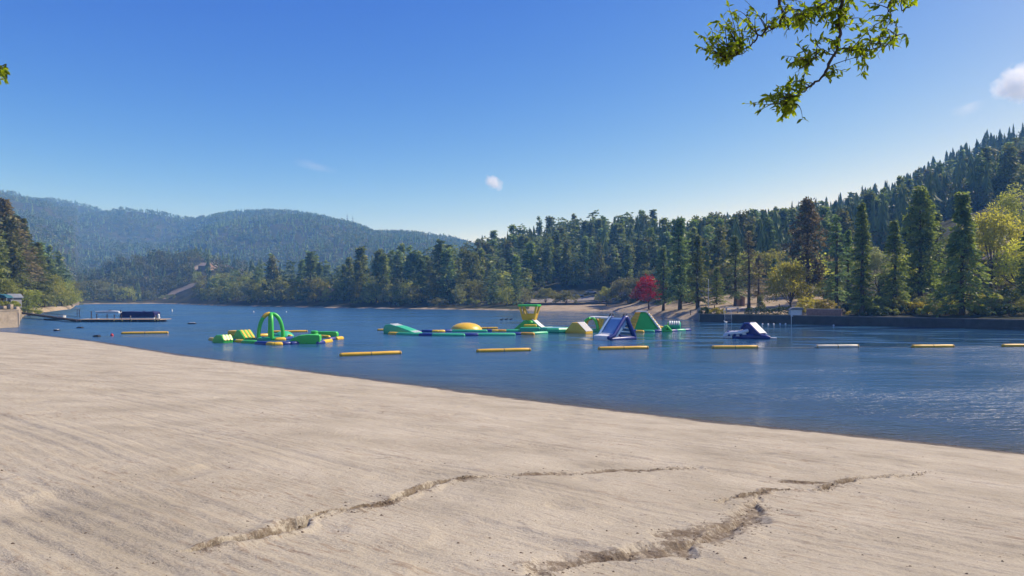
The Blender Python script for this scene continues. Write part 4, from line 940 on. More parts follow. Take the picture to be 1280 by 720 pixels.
# ------------------------------------------------------------------ swim line floats and small things on the water
FLY = M('float_yellow', (0.72, 0.42, 0.035), .45, .1, 1.0, .4, .01); FLW = M('float_faded', (0.62, 0.55, 0.42), .5, .1, 1.0); ROPE = M('rope', (0.42, 0.40, 0.34), .8, .2, 6)
FL = [(152,417.6,210,416.8,'yellow tube float off the beach near the dock'),(425,445.4,501,442.4,'longest yellow tube float, right of the arch cluster'),(596,440.4,663,438.6,'yellow tube float in front of the yellow lookout tower'),(748,437.2,810,436,'yellow tube float in front of the blue slide'),(890,435.6,947,435.2,'yellow tube float below the collapsed slide'),
      (1020,434.6,1073,434.2,'faded whitish tube float between two yellow ones'),(1140,434.6,1192,434.2,'yellow tube float off the wooded bank, second from the right edge'),(1253,433.6,1310,433.2,'yellow tube float cut by the right edge of the view'),(472,413.4,493,413.2,'yellow tube float poking out left of the teal ramp'),(597,411.2,622,411,'thin yellow tube float behind the yellow dome'),(335,415.8,384,415,'yellow tube float behind the arch tower')]
ends = []
for a, b_, c, d_, lab in FL:
    A, B = onwater(a, b_), onwater(c, d_); mid = (A + B) / 2; L = (B - A).length; yaw = math.atan2(B.y - A.y, B.x - A.x)
    root = empty('tube_float', mid, yaw, lab, 'swim float', 'swim line floats'); r = .185 if d_ > 416 else .17; m_ = FLW if 'faded' in lab else FLY
    part('tube', move(bm_tube([(-L/2+r*.3, 0, 0), (-L/4, 0, .012), (0, 0, 0), (L/4, 0, .01), (L/2-r*.3, 0, 0)], r, 14), (0, 0, .10)), m_, root)
    for e in (-1, 0, 1): part('strap', move(bm_lathe([(r*1.02,-.05),(r*1.05,-.03),(r*1.05,.03),(r*1.02,.05)], 14, 'X'), (e*(L/2-r*.5), 0, .10)), M('float_strap', (.30, .20, .05), .7, .2, 2), root)
    ends.append((A, B))
for (i0, i1, lab) in ((5, 6, 'pale rope joining the whitish float to the next yellow float'), (6, 7, 'pale rope joining the last two yellow floats at right'), (4, 5, 'pale rope from the float below the collapsed slide to the whitish float')):
    A, B = ends[i0][1], ends[i1][0]; n_ = 9
    pts_ = [A + (B - A) * t + Vector((0, .12*math.sin(t*9), .03)) for t in np.linspace(0, 1, n_)]
    tag(part('float_rope', bm_tube(pts_, .022, 6, False), ROPE), lab, 'rope', 'ropes of the swim line')
def buoy(px, py, r, m, label, h=1.0, cat='buoy', name='buoy', group='small buoys on the lake'):
    P = onwater(px, py); root = empty(name, P, 0, label, cat, group)
    part('ball', bm_lathe([(0,-r*.6),(r*.8,-r*.3),(r,r*.3*h),(r*.8,r*.9*h),(r*.3,r*1.3*h),(0,r*1.35*h)], 16), m, root)
    part('ring', bm_lathe([(r*.25,r*1.3*h),(r*.25,r*1.6*h),(r*.1,r*1.65*h),(0,r*1.65*h)], 10), m, root)
WPL = M('white_plastic', (.72,.72,.70), .4, .05, 2); REDP = M('red_plastic', (.45,.02,.03), .4, .1, 2)
buoy(140, 419.6, .19, REDP, 'small red buoy between the dock and the yellow float'); buoy(215, 389.6, .22, WPL, 'white marker buoy far out right of the covered boat', 2.6)
buoy(317, 390.6, .2, WPL, 'tiny white buoy far out left of the arch tower', 1.6); buoy(358, 390.4, .18, WPL, 'tiny white buoy far out right of the arch tower', 1.3)
for q, (a, b_) in enumerate(((946,405.4),(953,405.3),(960,405.3),(967,405.2),(975,405.1),(982,405.1),(1001,405.2),(1042,407))): buoy(a, b_, .15, WPL, 'tiny white float in the row along the dark bank wall', .8, group='floats in a row along the bank wall')
def pod(px, py, L, W, h, m, label, yaw=0, name='mooring_float'):
    P = onwater(px, py); root = empty(name, P, R(yaw), label, 'mooring float', 'low dark floats off the beach')
    part('drum', bm_prism([(-L/2,-.08),(L/2,-.08),(L/2*.98,h*.7),(L/2*.8,h),(-L/2*.8,h),(-L/2*.98,h*.7)], -W/2, W/2, .06), m, root); part('deck_pad', bm_box(0, 0, h+.02, L*.7, W*.7, .05, .02), WPL if 'pale' in label else BLACK, root)
pod(71, 413.6, .62, .6, .2, BLACK, 'low dark float near the stone wall with pale top'); pod(100, 410.2, .85, .6, .16, BLACK, 'flat dark float below the end of the gangway'); pod(121, 421, .72, .6, .18, BLACK, 'dark float closest to the beach left of the red buoy'); pod(240, 405, 1.3, .9, .22, BLACK, 'dark swim platform with pale top alone on open water', 10)
# ducks
DUCK = M('duck_feathers', (.05,.045,.04), .8, .3, 12, .2)
def duck(px, py, m, label, yaw, sc_=1.0, name='duck', cat='duck', group='water birds on the lake'):
    P = onwater(px, py); root = empty(name, P, R(yaw), label, cat, group)
    pv = [(-.30,0,.14),(-.22,0,.10),(-.1,0,.08),(.06,0,.08),(.16,0,.12),(.21,0,.22),(.235,0,.30),(.30,0,.31),(.35,0,.285)]; pr = [.02,.07,.115,.12,.085,.045,.055,.04,.012]
    part('body', bm_tube([Vector(q)*sc_*1.25 for q in pv], [q*sc_*1.25 for q in pr], 10), m, root)
duck(627, 400.2, DUCK, 'leftmost of three dark ducks swimming left of the lookout tower', 10); duck(633, 399.8, DUCK, 'middle of three dark ducks swimming left of the lookout tower', 0); duck(638.5, 399.7, DUCK, 'rightmost of three dark ducks swimming left of the lookout tower', 15)
duck(907, 403.6, M('white_feathers', (.7,.7,.68), .7, .05, 8), 'white goose swimming below the steps of the bank wall', 200, 1.05, 'goose', 'goose'); duck(985, 404.8, M('white_feathers', (.7,.7,.68)), 'white goose swimming beside the pump house', 170, 1.0, 'goose', 'goose')
# ------------------------------------------------------------------ left bank: wall, hut, dock, boats
def tpos(px, d, dz=0.0): return at(px, d, float(zt(px, d)) + dz)
WOOD = M('weathered_wood', (.30,.25,.19), .85, .25, 3, .2, .01); DWOOD = M('dark_timber', (.045,.035,.03), .85, .3, 3, .2, .01); CONC = M('pale_concrete', (.36,.30,.23), .9, .22, 1.3, .2, .02); HUTW = M('hut_wall', (.27,.27,.28), .8, .1, 2); ROOFG = M('roof_grey', (.16,.18,.21), .7, .2, 2); GLASS = M('dark_glass', (.02,.025,.03), .08, .2, 2, .8); ALU = M('boat_aluminium', (.60,.62,.64), .4, .1, 2, .5)
def wall_along(name, pts, zb, zt_, th, m, label, courses=3, cap=.18, capm=None, cat='retaining wall'):
    """wall following points in plan, thickness away from the lake (+y), with coping"""
    root = empty(name, (pts[0][0], pts[0][1], 0), 0, label, cat); O = Vector((pts[0][0], pts[0][1], 0))
    def strip(z0, z1, o0, o1):
        bm = bmesh.new(); rows_ = []
        for i_, p_ in enumerate(pts):
            a_ = Vector(pts[max(0, i_-1)]); b_ = Vector(pts[min(len(pts)-1, i_+1)]); t_ = (b_ - a_).normalized(); n_ = Vector((-t_.y, t_.x))
            if n_.y < 0 and abs(n_.y) > .3: n_ = -n_
            q0 = Vector(p_) + n_*o0; q1 = Vector(p_) + n_*o1
            rows_.append([bm.verts.new((q.x-O.x, q.y-O.y, z)) for q, z in ((q0, z0), (q1, z0), (q1, z1), (q0, z1))])
        for r0, r1 in zip(rows_[:-1], rows_[1:]):
            for k_ in range(4): bm.faces.new((r0[k_], r1[k_], r1[(k_+1)%4], r0[(k_+1)%4]))
        bm.faces.new(rows_[0]); bm.faces.new(rows_[-1][::-1]); bmesh.ops.recalc_face_normals(bm, faces=bm.faces); return bm
    hh = (zt_ - cap - zb) / courses
    for c_ in range(courses): part('course', strip(zb + hh*c_ + .003, zb + hh*(c_+1), -.02*(courses-c_) , th), m, root, smooth=False)
    part('coping', strip(zt_ - cap, zt_, -.09, th + .04), capm or m, root, smooth=False)
    return root
wall_along('stone_wall', [(*at(-420,77.0)[:2],), (*at(-200,86.2)[:2],), (*at(-80,97.6)[:2],), (*at(23.5,109.3)[:2],)], -.6, 2.85, .5, CONC, 'pale stepped stone wall holding up the left bank beside the beach')
wall_along('stone_wall', [(*at(24.0,109.2)[:2],), (*at(25.2,125)[:2],), (*at(26,146)[:2],)], -.6, 2.4, -.5, CONC, 'shaded side wall running back from the corner of the stone wall', cat='retaining wall')
# parapet blocks on the wall
for q, (a, w_, h_) in enumerate(((4,5,.5),(13,4,.8),(20.5,4,.6))):
    P = tpos(a, 112.5); s_ = 112/F; tag(part('parapet_block', move(bm_box(0,0,h_/2,w_*s_,.7,h_,.05), P), CONC), ('long low', 'tall square', 'corner')[q] + ' concrete block on top of the stone wall', 'concrete block')
P = tpos(17.5, 126); root = empty('lakeside_hut', P, R(-28), 'small pale grey hut with sloping dark roof on the left bank', 'hut')
part('wall', bm_prism([(-.8,-.3),(.8,-.3),(.8,1.6),(0,2.2),(-.8,1.6)], -.9, .9), HUTW, root, smooth=False)
for sgn in (-1, 1): part('roof', move(bm_box(0,0,0,1.25,2.3,.09), (sgn*.50,0,1.87), Ry(sgn*36.8)), ROOFG, root, smooth=False)
part('window', bm_box(.25,-.92,1.0,.45,.08,.5,.01), GLASS, root); part('door', bm_box(-.4,-.92,.6,.5,.07,1.4,.01), M('hut_door', (.2,.22,.25), .7), root)
P = tpos(3, 122); root = empty('beach_canopy', P, R(10), 'teal canopy tent at the left edge behind the stone wall', 'canopy')
part('canopy_cloth', bm_prism([(-1.3,1.5),(1.3,1.5),(.9,1.95),(0,2.2),(-.9,1.95)], -1.1, 1.1, .05), M('teal_cloth', (.015,.09,.12), .8), root)
for ex in (-1.2, 1.2):
    for ey in (-1, 1): part('pole', bm_tube([(ex,ey,-.2),(ex,ey,1.52)], .03, 6), ALU, root)
# gangway and dock
A, B = onwater(25, 390.5, 1.15), onwater(98, 400.6, .35); d0_ = B - A
root = empty('gangway', A, 0, 'dark gangway sloping from the stone wall down to the dock', 'gangway')
part('beam', bm_tube([Vector((0,-.5,-.1)), d0_ + Vector((0,-.5,-.1))], .16, 4, False), DWOOD, root, smooth=False); part('beam', bm_tube([Vector((0,.7,-.1)), d0_ + Vector((0,.7,-.1))], .16, 4, False), DWOOD, root, smooth=False)
bm = bmesh.new(); vs_ = [bm.verts.new(q + Vector((0, o, z))) for z in (.02, .10) for q, o in ((Vector((0,0,0)), -.6), (d0_, -.6), (d0_, .8), (Vector((0,0,0)), .8))]
for q in ((0,1,2,3),(7,6,5,4),(0,4,5,1),(1,5,6,2),(2,6,7,3),(3,7,4,0)): bm.faces.new([vs_[k_] for k_ in q])
bmesh.ops.recalc_face_normals(bm, faces=bm.faces); part('deck', bm, DWOOD, root, smooth=False)
for o in (-.62, .82):
    part('handrail', bm_tube([Vector((0,o,.75)), d0_ + Vector((0,o,.6))], .03, 6, False), DWOOD, root)
P = onwater(132, 402.4); sD = P.y / F; root = empty('boat_dock', P, R(2), 'long low floating dock with tan deck and dark edge on the left', 'dock')
def deck_box(x0, x1, y0, y1, z0, z1, bv=.02): return bm_box((x0+x1)/2, (y0+y1)/2, (z0+z1)/2, x1-x0, y1-y0, z1-z0, bv)
part('deck', deck_box(-36*sD, 68*sD, -.3, 4.4, .38, .48), M('tan_decking', (.40,.31,.22), .85, .25, 4, .2, .01), root, smooth=False)
part('fascia', deck_box(-36*sD, 68*sD, -.42, -.303, .08, .50), DWOOD, root, smooth=False); part('finger_deck', deck_box(-50*sD, -36.2*sD, -.2, 2.4, .34, .46), DWOOD, root, smooth=False)
for x in np.arange(-30, 68, 12): part('float_drum', move(bm_lathe([(0,-.7),(.32,-.7),(.34,-.5),(.34,.5),(.32,.7),(0,.7)], 12, 'X'), (x*sD, 1.2, .06)), BLACK, root)
for x, h_ in ((-33,1.5),(-26,1.0),(-13,.95),(-4,.9),(5,.9),(62,.8),(31,.75)): part('post', bm_tube([(x*sD, 4.2 if x < 20 else -.15, -.4), (x*sD, 4.2 if x < 20 else -.15, .4+h_)], .09, 8), DWOOD if x < 20 else WOOD, root)
for x in (12, 22, 33, 62, 66): part('cleat', bm_box(x*sD, -.44, .3, .25, .04, .18, .01), FLY, root)
part('railing', bm_tube([(-26*sD,4.2,1.0),(6*sD,4.2,1.0)], .035, 6, False), DWOOD, root)
# frame standing at the outer end of the spit
P = onwater(97.5, 396.2); root = empty('dock_gate', P, 0, 'dark timber gate frame where the gangway meets the dock', 'gate frame')
for x in (-.2, .35): part('post', bm_tube([(x,0,-.3),(x,0,1.75)], .07, 6), DWOOD, root)
part('crossbar', bm_tube([(-.3,0,1.7),(.45,0,1.7)], .06, 6), DWOOD, root); part('crossbar', bm_tube([(-.25,0,.9),(.4,0,.9)], .05, 6), DWOOD, root)
# covered pontoon boat, on the far side of the dock
P = onwater(175, 399.4); sB = P.y / F; root = empty('pontoon_boat', P, R(-4), 'pontoon boat under a dark navy cover moored at the dock end', 'boat')
Lb = 45*sB
part('cover', bm_prism([(-Lb/2,.45),(Lb/2,.45),(Lb/2,1.55),(Lb*.44,1.75),(Lb*.1,1.66),(-Lb*.15,1.72),(-Lb*.40,1.74),(-Lb*.47,1.35)], -1.2, 1.2, .14), NAVY, root)
for y in (-.85, .85): part('pontoon', bm_tube([(-Lb/2-.1,y,.12),(Lb/2-.2,y,.12)], .3, 12), ALU, root)
part('deck', bm_box(0,0,.43,Lb,2.4,.1,.02), ALU, root); part('outboard_motor', bm_prism([(Lb/2+.05,.2),(Lb/2+.4,.2),(Lb/2+.45,1.0),(Lb/2+.3,1.2),(Lb/2+.05,1.1)], -.2, .2, .05), WPL, root)
for x in (.12, .38): part('cover_vent', move(bm_lathe([(0,0),(.2,0),(.22,.12),(.1,.2),(0,.2)], 12), (x*Lb,0,1.68)), NAVY, root)
# white speed boat hull behind and small skiffs
def skiff(px, py, Lpx, h, m, label, yaw, beam=1.4, name='rowing_boat'):
    P = onwater(px, py); L = Lpx * P.y / F; root = empty(name, P, R(yaw), label, 'boat', 'small boats moored at the dock')
    bm = bmesh.new(); rows_ = []
    for t in np.linspace(0, 1, 9):
        w_ = beam/2 * (math.sin(min(1, (1-t)*2.2 + .02) * math.pi/2)) * (.85 + .15*min(1, t*4)); x = (t-.5)*L; hz = h*(1+.35*t*t)
        rows_.append([bm.verts.new(q) for q in ((x,-w_,hz),(x,-w_*.8,-.05),(x,0,-.14),(x,w_*.8,-.05),(x,w_,hz),(x,w_*.86,hz),(x,w_*.62,.1),(x,-w_*.62,.1),(x,-w_*.86,hz))])
    for r0, r1 in zip(rows_[:-1], rows_[1:]):
        for k_ in range(9): bm.faces.new((r0[k_], r1[k_], r1[(k_+1)%9], r0[(k_+1)%9]))
    bm.faces.new(rows_[0]); bm.faces.new(rows_[-1][::-1]); bmesh.ops.recalc_face_normals(bm, faces=bm.faces)
    part('hull', bm, m, root)
    for t in (-.2, .15): part('seat', bm_box(t*L,0,h*.75,.25,beam*.72,.05,.01), WOOD, root)
    part('gunwale', bm_tube([((t-.5)*L, -beam/2*math.sin(min(1,(1-t)*2.2+.02)*math.pi/2)*(.85+.15*min(1,t*4)), h*(1+.35*t*t)+.02) for t in np.linspace(0,1,9)], .035, 6), m, root)
    return root
skiff(101, 401.4, 19, .34, ALU, 'silver rowing boat tied to the left end of the dock', 4); skiff(119, 401.8, 11, .42, WPL, 'short white skiff tied in front of the dock', -8); skiff(78, 396.8, 8, .4, WPL, 'small white dinghy behind the gangway', 20); skiff(70, 399.8, 26, .22, DWOOD, 'low dark punt lying under the gangway', 3)
P = onwater(137, 391.4); sB = P.y/F; root = empty('motor_boat', P, R(3), 'long low white motor boat far out beyond the dock', 'boat')
part('hull', bm_prism([(-14*sB,-.1),(13*sB,-.1),(13*sB,.55),(4*sB,.7),(-16*sB,.55)], -.9, .9, .15), WPL, root); part('windscreen', bm_prism([(0,.66),(2*sB,.7),(.5*sB,1.05)], -.7, .7, .02), GLASS, root); part('outboard_motor', bm_box(13.6*sB,0,.6,.3,.3,.7,.05), BLACK, root)
# ------------------------------------------------------------------ right bank: wall, kiosk, hedges
WALLM = M('dark_wall', (.060,.058,.058), .9, .25, .9, .2, .02); BRICK = M('brick_wall', (.26,.16,.13), .9, .25, 3, .2, .01); PAVE = M('pale_paving', (.42,.36,.30), .9, .15, 2)
_w = [(875,131.2),(930,126.8),(985,122.2),(1060,116.6),(1130,111.2),(1205,105.2),(1280,99.2),(1390,92.2),(1500,85.2),(1700,72.8),(1900,60.2)]
wall_along('bank_wall', [(*at(a,b_)[:2],) for a, b_ in _w], -.7, 1.58, .45, WALLM, 'long dark concrete wall along the wooded right bank', 2, .14, M('wall_coping', (.16,.15,.14), .9, .3, 1.2))
def shrub(px, d, wpx, h, m, label, name='shrub', cat='shrub', group=None, dens=1.0, z=None):
    P = tpos(px, d, -.1) if z is None else at(px, d, z); rad = wpx/2/F*d
    v, f, ti, c = blob_leaves(h, 0.0, rad, int(26*dens*max(1, rad/2)), 80, .13 + .03*rad + .05*h*.3)
    root = empty(name, P, 0, label, cat, group); link('leaves', np_mesh('leaves', v, f, m, None, False, None, {'tint': ti}), root)
    tv, tf = limbs_to(h, .1, c[c[:, 2] > h*.3], 7, .04); link('stems', np_mesh('stems', tv, tf, BARK, smooth=True), root); return root
def hedge(px0, px1, d0_, d1_, h, depth, m, label):
    A, B = tpos(px0, d0_), tpos(px1, d1_); n_ = int((B-A).length * 190); P = (A+B)/2
    t = rng.random(n_); sd = rng.normal(size=(n_,3)); tt = (B-A); L = tt.length; u_ = np.array(tt)/L; nrm = np.array([-u_[1], u_[0], 0])
    top = h*(.8 + .35*(fbm(t*L/1.3, t*0, 3, 5)+.3)); y = (rng.random(n_)-.5)*depth; z = top*(1-rng.random(n_)**2.2*.98)
    p = np.array(A-P)[None] + np.outer(t*L, u_) + np.outer(y, nrm) + np.stack([0*t, 0*t, z], -1)
    root = empty('clipped_hedge', P, 0, label, 'hedge'); dirn = unit(rng.normal(size=(n_,3)) + np.array([0,0,.3])); lam = .16 + .2*rng.random(n_)
    link('leaves', np_mesh('leaves', diamonds(p, dirn, lam, lam*.6), quads(n_), m, None, False, None, {'tint': np.clip(.45*rng.random(n_)+.55*(fbm(t*L*2, y*2, 2, 8)+.5), 0, 1)}), root)
    ts = np.linspace(.03,.97,int(L/1.2)); vs__, fs__, o = [], [], 0
    for q in ts:
        b0_ = np.array(A-P) + u_*q*L; v_, f_ = tube_arrays([b0_+[0,0,-.2], b0_+[.1,0,h*.4], b0_+[.2,0,h*.7]], [.05,.03,.015], 4); vs__.append(v_); fs__.append(f_+o); o += len(v_)
    link('stems', np_mesh('stems', np.concatenate(vs__), np.concatenate(fs__), BARK), root)
hedge(931, 988, 127.2, 123.4, 1.45, 1.5, HEDGE, 'dark clipped hedge on top of the bank wall left of the pump house')
shrub(896, 131, 22, 1.3, YSHRUB, 'yellow-green mound of shrub at the left end of the bank wall'); shrub(881, 132.5, 12, 1.4, HEDGE, 'dark shrub at the very left end of the bank wall')
shrub(951, 132, 9, 3.4, GREYG, 'tall feathery grey-green plant standing behind the clipped hedge', 'feathery_plant', 'plant')
shrub(1010, 127, 34, 2.6, YSHRUB, 'bright golden shrub behind the pump house', dens=1.2); shrub(1036, 126, 26, 2.3, YSHRUB, 'golden shrub right of the brightest one behind the brick terrace'); shrub(1000, 124, 16, 1.5, WILLOW, 'pale straggly shrub touching the pump house')
for q, (a, d_, w_, h_, m_, lab) in enumerate(((1060,122,24,1.9,HEDGE,'dark green shrub at the right end of the brick terrace'),(1070,118.5,16,1.4,YSHRUB,'yellowish shrub at the foot of the narrow cedar'),(1092,116,26,1.3,HEDGE,'low dark shrub between the narrow and the broad cedar'),(1110,116.5,24,1.5,OAK,'olive shrub around the foot of the broad cedar'),(1135,116,30,1.9,HEDGE,'dark shrub mass below the tallest pine'),(1160,112.5,26,1.6,WILLOW,'pale green shrub left of the sequoia trunk'),(1182,111,26,1.7,OAK,'olive shrub just left of the sequoia foot'),
      (1222,108,26,1.5,OAK,'olive shrub right of the sequoia foot'),(1242,109,30,2.3,GREYG,'grey bushy shrub below the spreading oak'),(1262,105,24,1.8,HEDGE,'dark shrub near the right edge on the bank'),(1284,105,28,2.2,OAK,'shrub cut off by the right edge of the view'),(1148,125,34,2.4,GREYG,'greyish shrub behind the tallest pine trunk'),(1085,126,26,2.2,WILLOW,'pale shrub behind the narrow cedar trunk'),(1212,120,40,2.6,YSHRUB,'golden shrub behind the sequoia'),(1120,126,30,2.3,YSHRUB,'golden shrub behind the broad cedar'),(1180,125,30,2.2,HEDGE,'dark shrub in the shade behind the sequoia'),(1255,119,34,2.6,HEDGE,'dark shrub under the oaks at right'))):
    shrub(a, d_, w_, h_, m_, lab)
for q, (a, d_, w_, h_) in enumerate(((300,385,30,3.0),(345,340,26,2.6),(395,312,30,3.2),(455,290,30,3),(505,275,26,2.8),(548,268,28,3),(590,262,26,2.8),(625,258,24,2.8),(650,262,20,2.6),(130,450,30,3.2),(170,468,28,3),(212,462,26,3))):
    shrub(a, d_, w_, h_, (OAK, HEDGE, GREYG)[q % 3], ('olive', 'dark green', 'grey-green')[q % 3] + ' bush at the water edge of the far shore', group='bushes along the far shore', dens=.6)
for q in range(46):
    a = 1052 + 290 * rng.random(); d_ = float(SHORE(a)) + 4 + 38 * rng.random(); kq = int(rng.integers(5))
    shrub(a, d_, 16 + 18 * rng.random(), 1.0 + 1.8 * rng.random(), (HEDGE, OAK, WILLOW, GREYG, YSHRUB)[kq], ('dark green', 'olive', 'pale green', 'grey-green', 'golden')[kq] + ' undergrowth shrub among the tall trees of the right bank', name='undergrowth_shrub', group='undergrowth shrubs on the right bank', dens=.8)
shrub(19, 118, 11, 1.3, WILLOW, 'leafy shrub hiding the foot of the lakeside hut'); shrub(6, 116, 12, 1.2, OAK, 'low olive shrub on top of the stone wall at the left edge')
# pump house by the wall
P = at(995, 121.9, 0); root = empty('pump_house', P, R(-6), 'small white pump house with grey roof set into the bank wall', 'pump house')
part('wall', bm_box(0,.5,1.95,1.9,1.6,1.2,.02), M('pump_wall', (.62,.64,.66), .8, .1, 2), root, smooth=False); part('roof', bm_prism([(-1.2,2.55),(1.2,2.55),(.9,2.95),(-.7,2.95)], -.6, 1.6, .02), ROOFG, root, smooth=False)
part('intake_opening', bm_box(.1,-.36,.85,1.2,.12,.9,.01), BLACK, root); part('corner_post', bm_tube([(-.92,-.4,-.4),(-.92,-.4,2.5)], .06, 6), WPL, root); part('corner_post', bm_tube([(.92,-.4,-.4),(.92,-.4,2.5)], .05, 6), M('post_grey', (.3,.3,.3)), root)
wall_along('brick_terrace', [(*at(1008,121.6)[:2],),(*at(1030,120)[:2],),(*at(1052,118.2)[:2],)], 1.5, 2.75, .35, BRICK, 'low reddish brick terrace wall right of the pump house', 4, .1, PAVE, 'brick wall')
# steps and rails down to the water
P = at(909, 128.6, 0); root = empty('dock_steps', P, R(-8), 'metal steps with white rails over the bank wall', 'steps')
for q in range(6): part('step', bm_box(0, -.55+.0*q - .12*(5-q), .25+.25*q, 1.1, .2, .06, .01), M('step_grey', (.4,.4,.4)), root)
for x in (-.62, .62): part('handrail', bm_tube([(x,-1.1,.0),(x,-1.1,.9),(x,-.4,2.3),(x,.5,2.45),(x,.55,1.5)], .025, 8), WPL, root)
P = tpos(915, 133.5); root = empty('picnic_shelter', P, R(-5), 'low white topped shelter table on the lawn behind the bank wall', 'table')
part('top', bm_box(0,0,1.05,2.6,1.3,.1,.02), WPL, root)
for x in (-1.1, 1.1): part('leg', bm_box(x,0,.45,.12,1.0,1.1,.01), M('step_grey', (.4,.4,.4)), root)
for y in (-.95, .95): part('bench', bm_box(0,y,.5,2.5,.3,.08,.01), M('step_grey', (.4,.4,.4)), root)
P = tpos(926, 150); root = empty('brick_kiosk', P, R(-20), 'small reddish kiosk hut on the lawn left of the sparse pine', 'kiosk')
part('wall', bm_box(0,0,.75,1.7,1.5,1.9,.02), M('kiosk_wall', (.30,.17,.12), .85), root, smooth=False); part('roof', bm_prism([(-1.05,1.703),(1.05,1.703),(.0,2.25)], -.95, .95, .02), M('kiosk_roof', (.22,.14,.11), .85), root, smooth=False); part('door', bm_box(.1,-.78,.7,.6,.06,1.5,.01), M('kiosk_door', (.12,.07,.05)), root)
P = tpos(885.5, 141); root = empty('flag_pole', P, 0, 'thin bare white flagpole at the left end of the lawn', 'flagpole'); hP = 38*141/F
part('pole', bm_tube([(0,0,-.3),(0,0,hP)], [.09,.05], 8), M('pole_grey', (.45,.45,.44), .5), root); part('finial', move(bm_lathe([(0,-.1),(.1,0),(0,.12)], 10), (0,0,hP+.1)), WPL, root); part('footing', bm_lathe([(0,-.1),(.3,-.1),(.3,.12),(0,.12)], 12), CONC, root)
# lawn bollards / posts along the path
for q, (a, d_) in enumerate(((974,137),(1000,139),(893,142),(863,150))):
    P = tpos(a, d_); root = empty('path_post', P, 0, 'short dark post standing beside the path on the lawn', 'post', 'posts beside the lawn path'); part('shaft', bm_box(0,0,.4,.16,.16,1.0,.02), DWOOD, root); part('cap', bm_box(0,0,.93,.22,.22,.05,.01), DWOOD, root)
# a pale path across the lawn, laid on the ground
def ground_strip(name, pts_, width, m, dz=.06):
    vs_, fs_ = [], []
    for i_, (a, d_) in enumerate(pts_):
        for o in (-1, 1):
            dd_ = d_ + o*width/2; q = tpos(a, dd_, dz); vs_.append(q)
        if i_: fs_.append((2*i_-2, 2*i_, 2*i_+1, 2*i_-1))
    tag(link(name, np_mesh(name, [tuple(q) for q in vs_], np.array(fs_), m)), kind='structure')
ground_strip('path', [(a, 146 - (a-880)*.045) for a in range(878, 1044, 6)], 7, PAVE)
ASPH = M('asphalt', (.20,.19,.18), .9, .15, .8)
ground_strip('road', [(a, 266 - max(0, a-760)*.35) for a in range(655, 862, 6)], 6.5, ASPH, .10)
# promenade edge wall below the road
wall_along('promenade_wall', [(*at(a, (250 if a < 760 else 250-(a-760)*.42))[:2],) for a in range(655, 812, 12)], .2, 2.5, .5, WALLM, 'low dark wall along the promenade below the road', 1, .12, None, 'wall')
root = None
# guard rail posts with one rail beside the road
P0 = tpos(700, 258); root = empty('guard_rail', P0, 0, 'long white guard rail beside the road across the lake', 'guard rail')
gp = [tpos(a, 258 - max(0, a-760)*.36) for a in range(700, 832, 8)]
part('rail', bm_tube([q - P0 + Vector((0,0,.75)) for q in gp], .12, 6, False), M('rail_white', (.55,.54,.52), .6), root)
for q in gp: part('post', bm_tube([q - P0 + Vector((0,.1,-.2)), q - P0 + Vector((0,.1,.85))], .07, 6), M('rail_post', (.3,.28,.25)), root)
# parked cars
def car(px, d, yaw, m, label):
    P = tpos(px, d, .12); root = empty('parked_car', P, R(yaw), label, 'car', 'cars parked by the road across the lake')
    part('body', bm_prism([(-2.2,.3),(2.2,.3),(2.25,.75),(1.4,.92),(.8,.95),(-1.9,.98),(-2.2,.8)], -.85, .85, .1), m, root); part('cabin', bm_prism([(-1.75,.93),(1.0,.93),(.45,1.42),(-1.35,1.45)], -.74, .74, .08), GLASS, root)
    part('roof', bm_prism([(-1.36,1.44),(.46,1.41),(.3,1.5),(-1.2,1.52)], -.7, .7, .03), m, root)
    for x in (-1.35, 1.4):
        for y in (-.8, .8): part('wheel', move(bm_lathe([(0,-.1),(.3,-.1),(.33,-.06),(.33,.06),(.3,.1),(0,.1)], 14), (x,y,.33), Matrix.Rotation(R(90),3,'X')), BLACK, root)
    for y in (-.6, .6): part('headlight', bm_box(2.23,y,.68,.06,.3,.14,.01), WPL, root)
car(692, 272, 8, M('car_white', (.65,.65,.65), .3), 'white car parked across the lake behind the two bushy trees'); car(723, 270, -6, M('car_blue', (.16,.24,.36), .3), 'pale blue car parked across the lake right of the bushy trees'); car(739, 274, 4, M('car_silver', (.45,.45,.46), .3), 'silver car parked across the lake left of the lone young tree')
car(866, 176, 10, M('car_dark', (.03,.03,.035), .3), 'dark car parked between the pair of tall conifers')
# ------------------------------------------------------------------ houses
def house(px, d, w_, dp, h_, yaw, wm, rm, label, cat='house', dz=-.5, pitch=.45):
    P = tpos(px, d, dz); root = empty('hill_house', P, R(yaw), label, cat, 'houses among the trees')
    part('wall', bm_prism([(-w_/2,-1.5),(w_/2,-1.5),(w_/2,h_),(0,h_+w_/2*pitch),(-w_/2,h_)], -dp/2, dp/2), wm, root, smooth=False)
    an_ = math.degrees(math.atan(pitch)); Ls = math.hypot(w_/2, w_/2*pitch) + .5
    for sg in (-1, 1): part('roof', move(bm_box(0,0,0,Ls,dp+.9,.16), (sg*(w_/4+.1),0,h_+w_/4*pitch+.12-.05), Ry(sg*an_)), rm, root, smooth=False)
    for x in np.arange(-w_/2+1.2, w_/2-.6, 2.1): part('window', bm_box(x,-dp/2-.02,h_*.55,1.1,.1,1.1,.01), GLASS, root)
    for y in (-dp/4, dp/4): part('window', bm_box(w_/2+.02,y,h_*.55,.1,1.2,1.1,.01), GLASS, root)
    part('chimney', bm_box(w_*.2,dp*.2,h_+w_/2*pitch+.2,.7,.7,1.6,.02), BRICK, root)
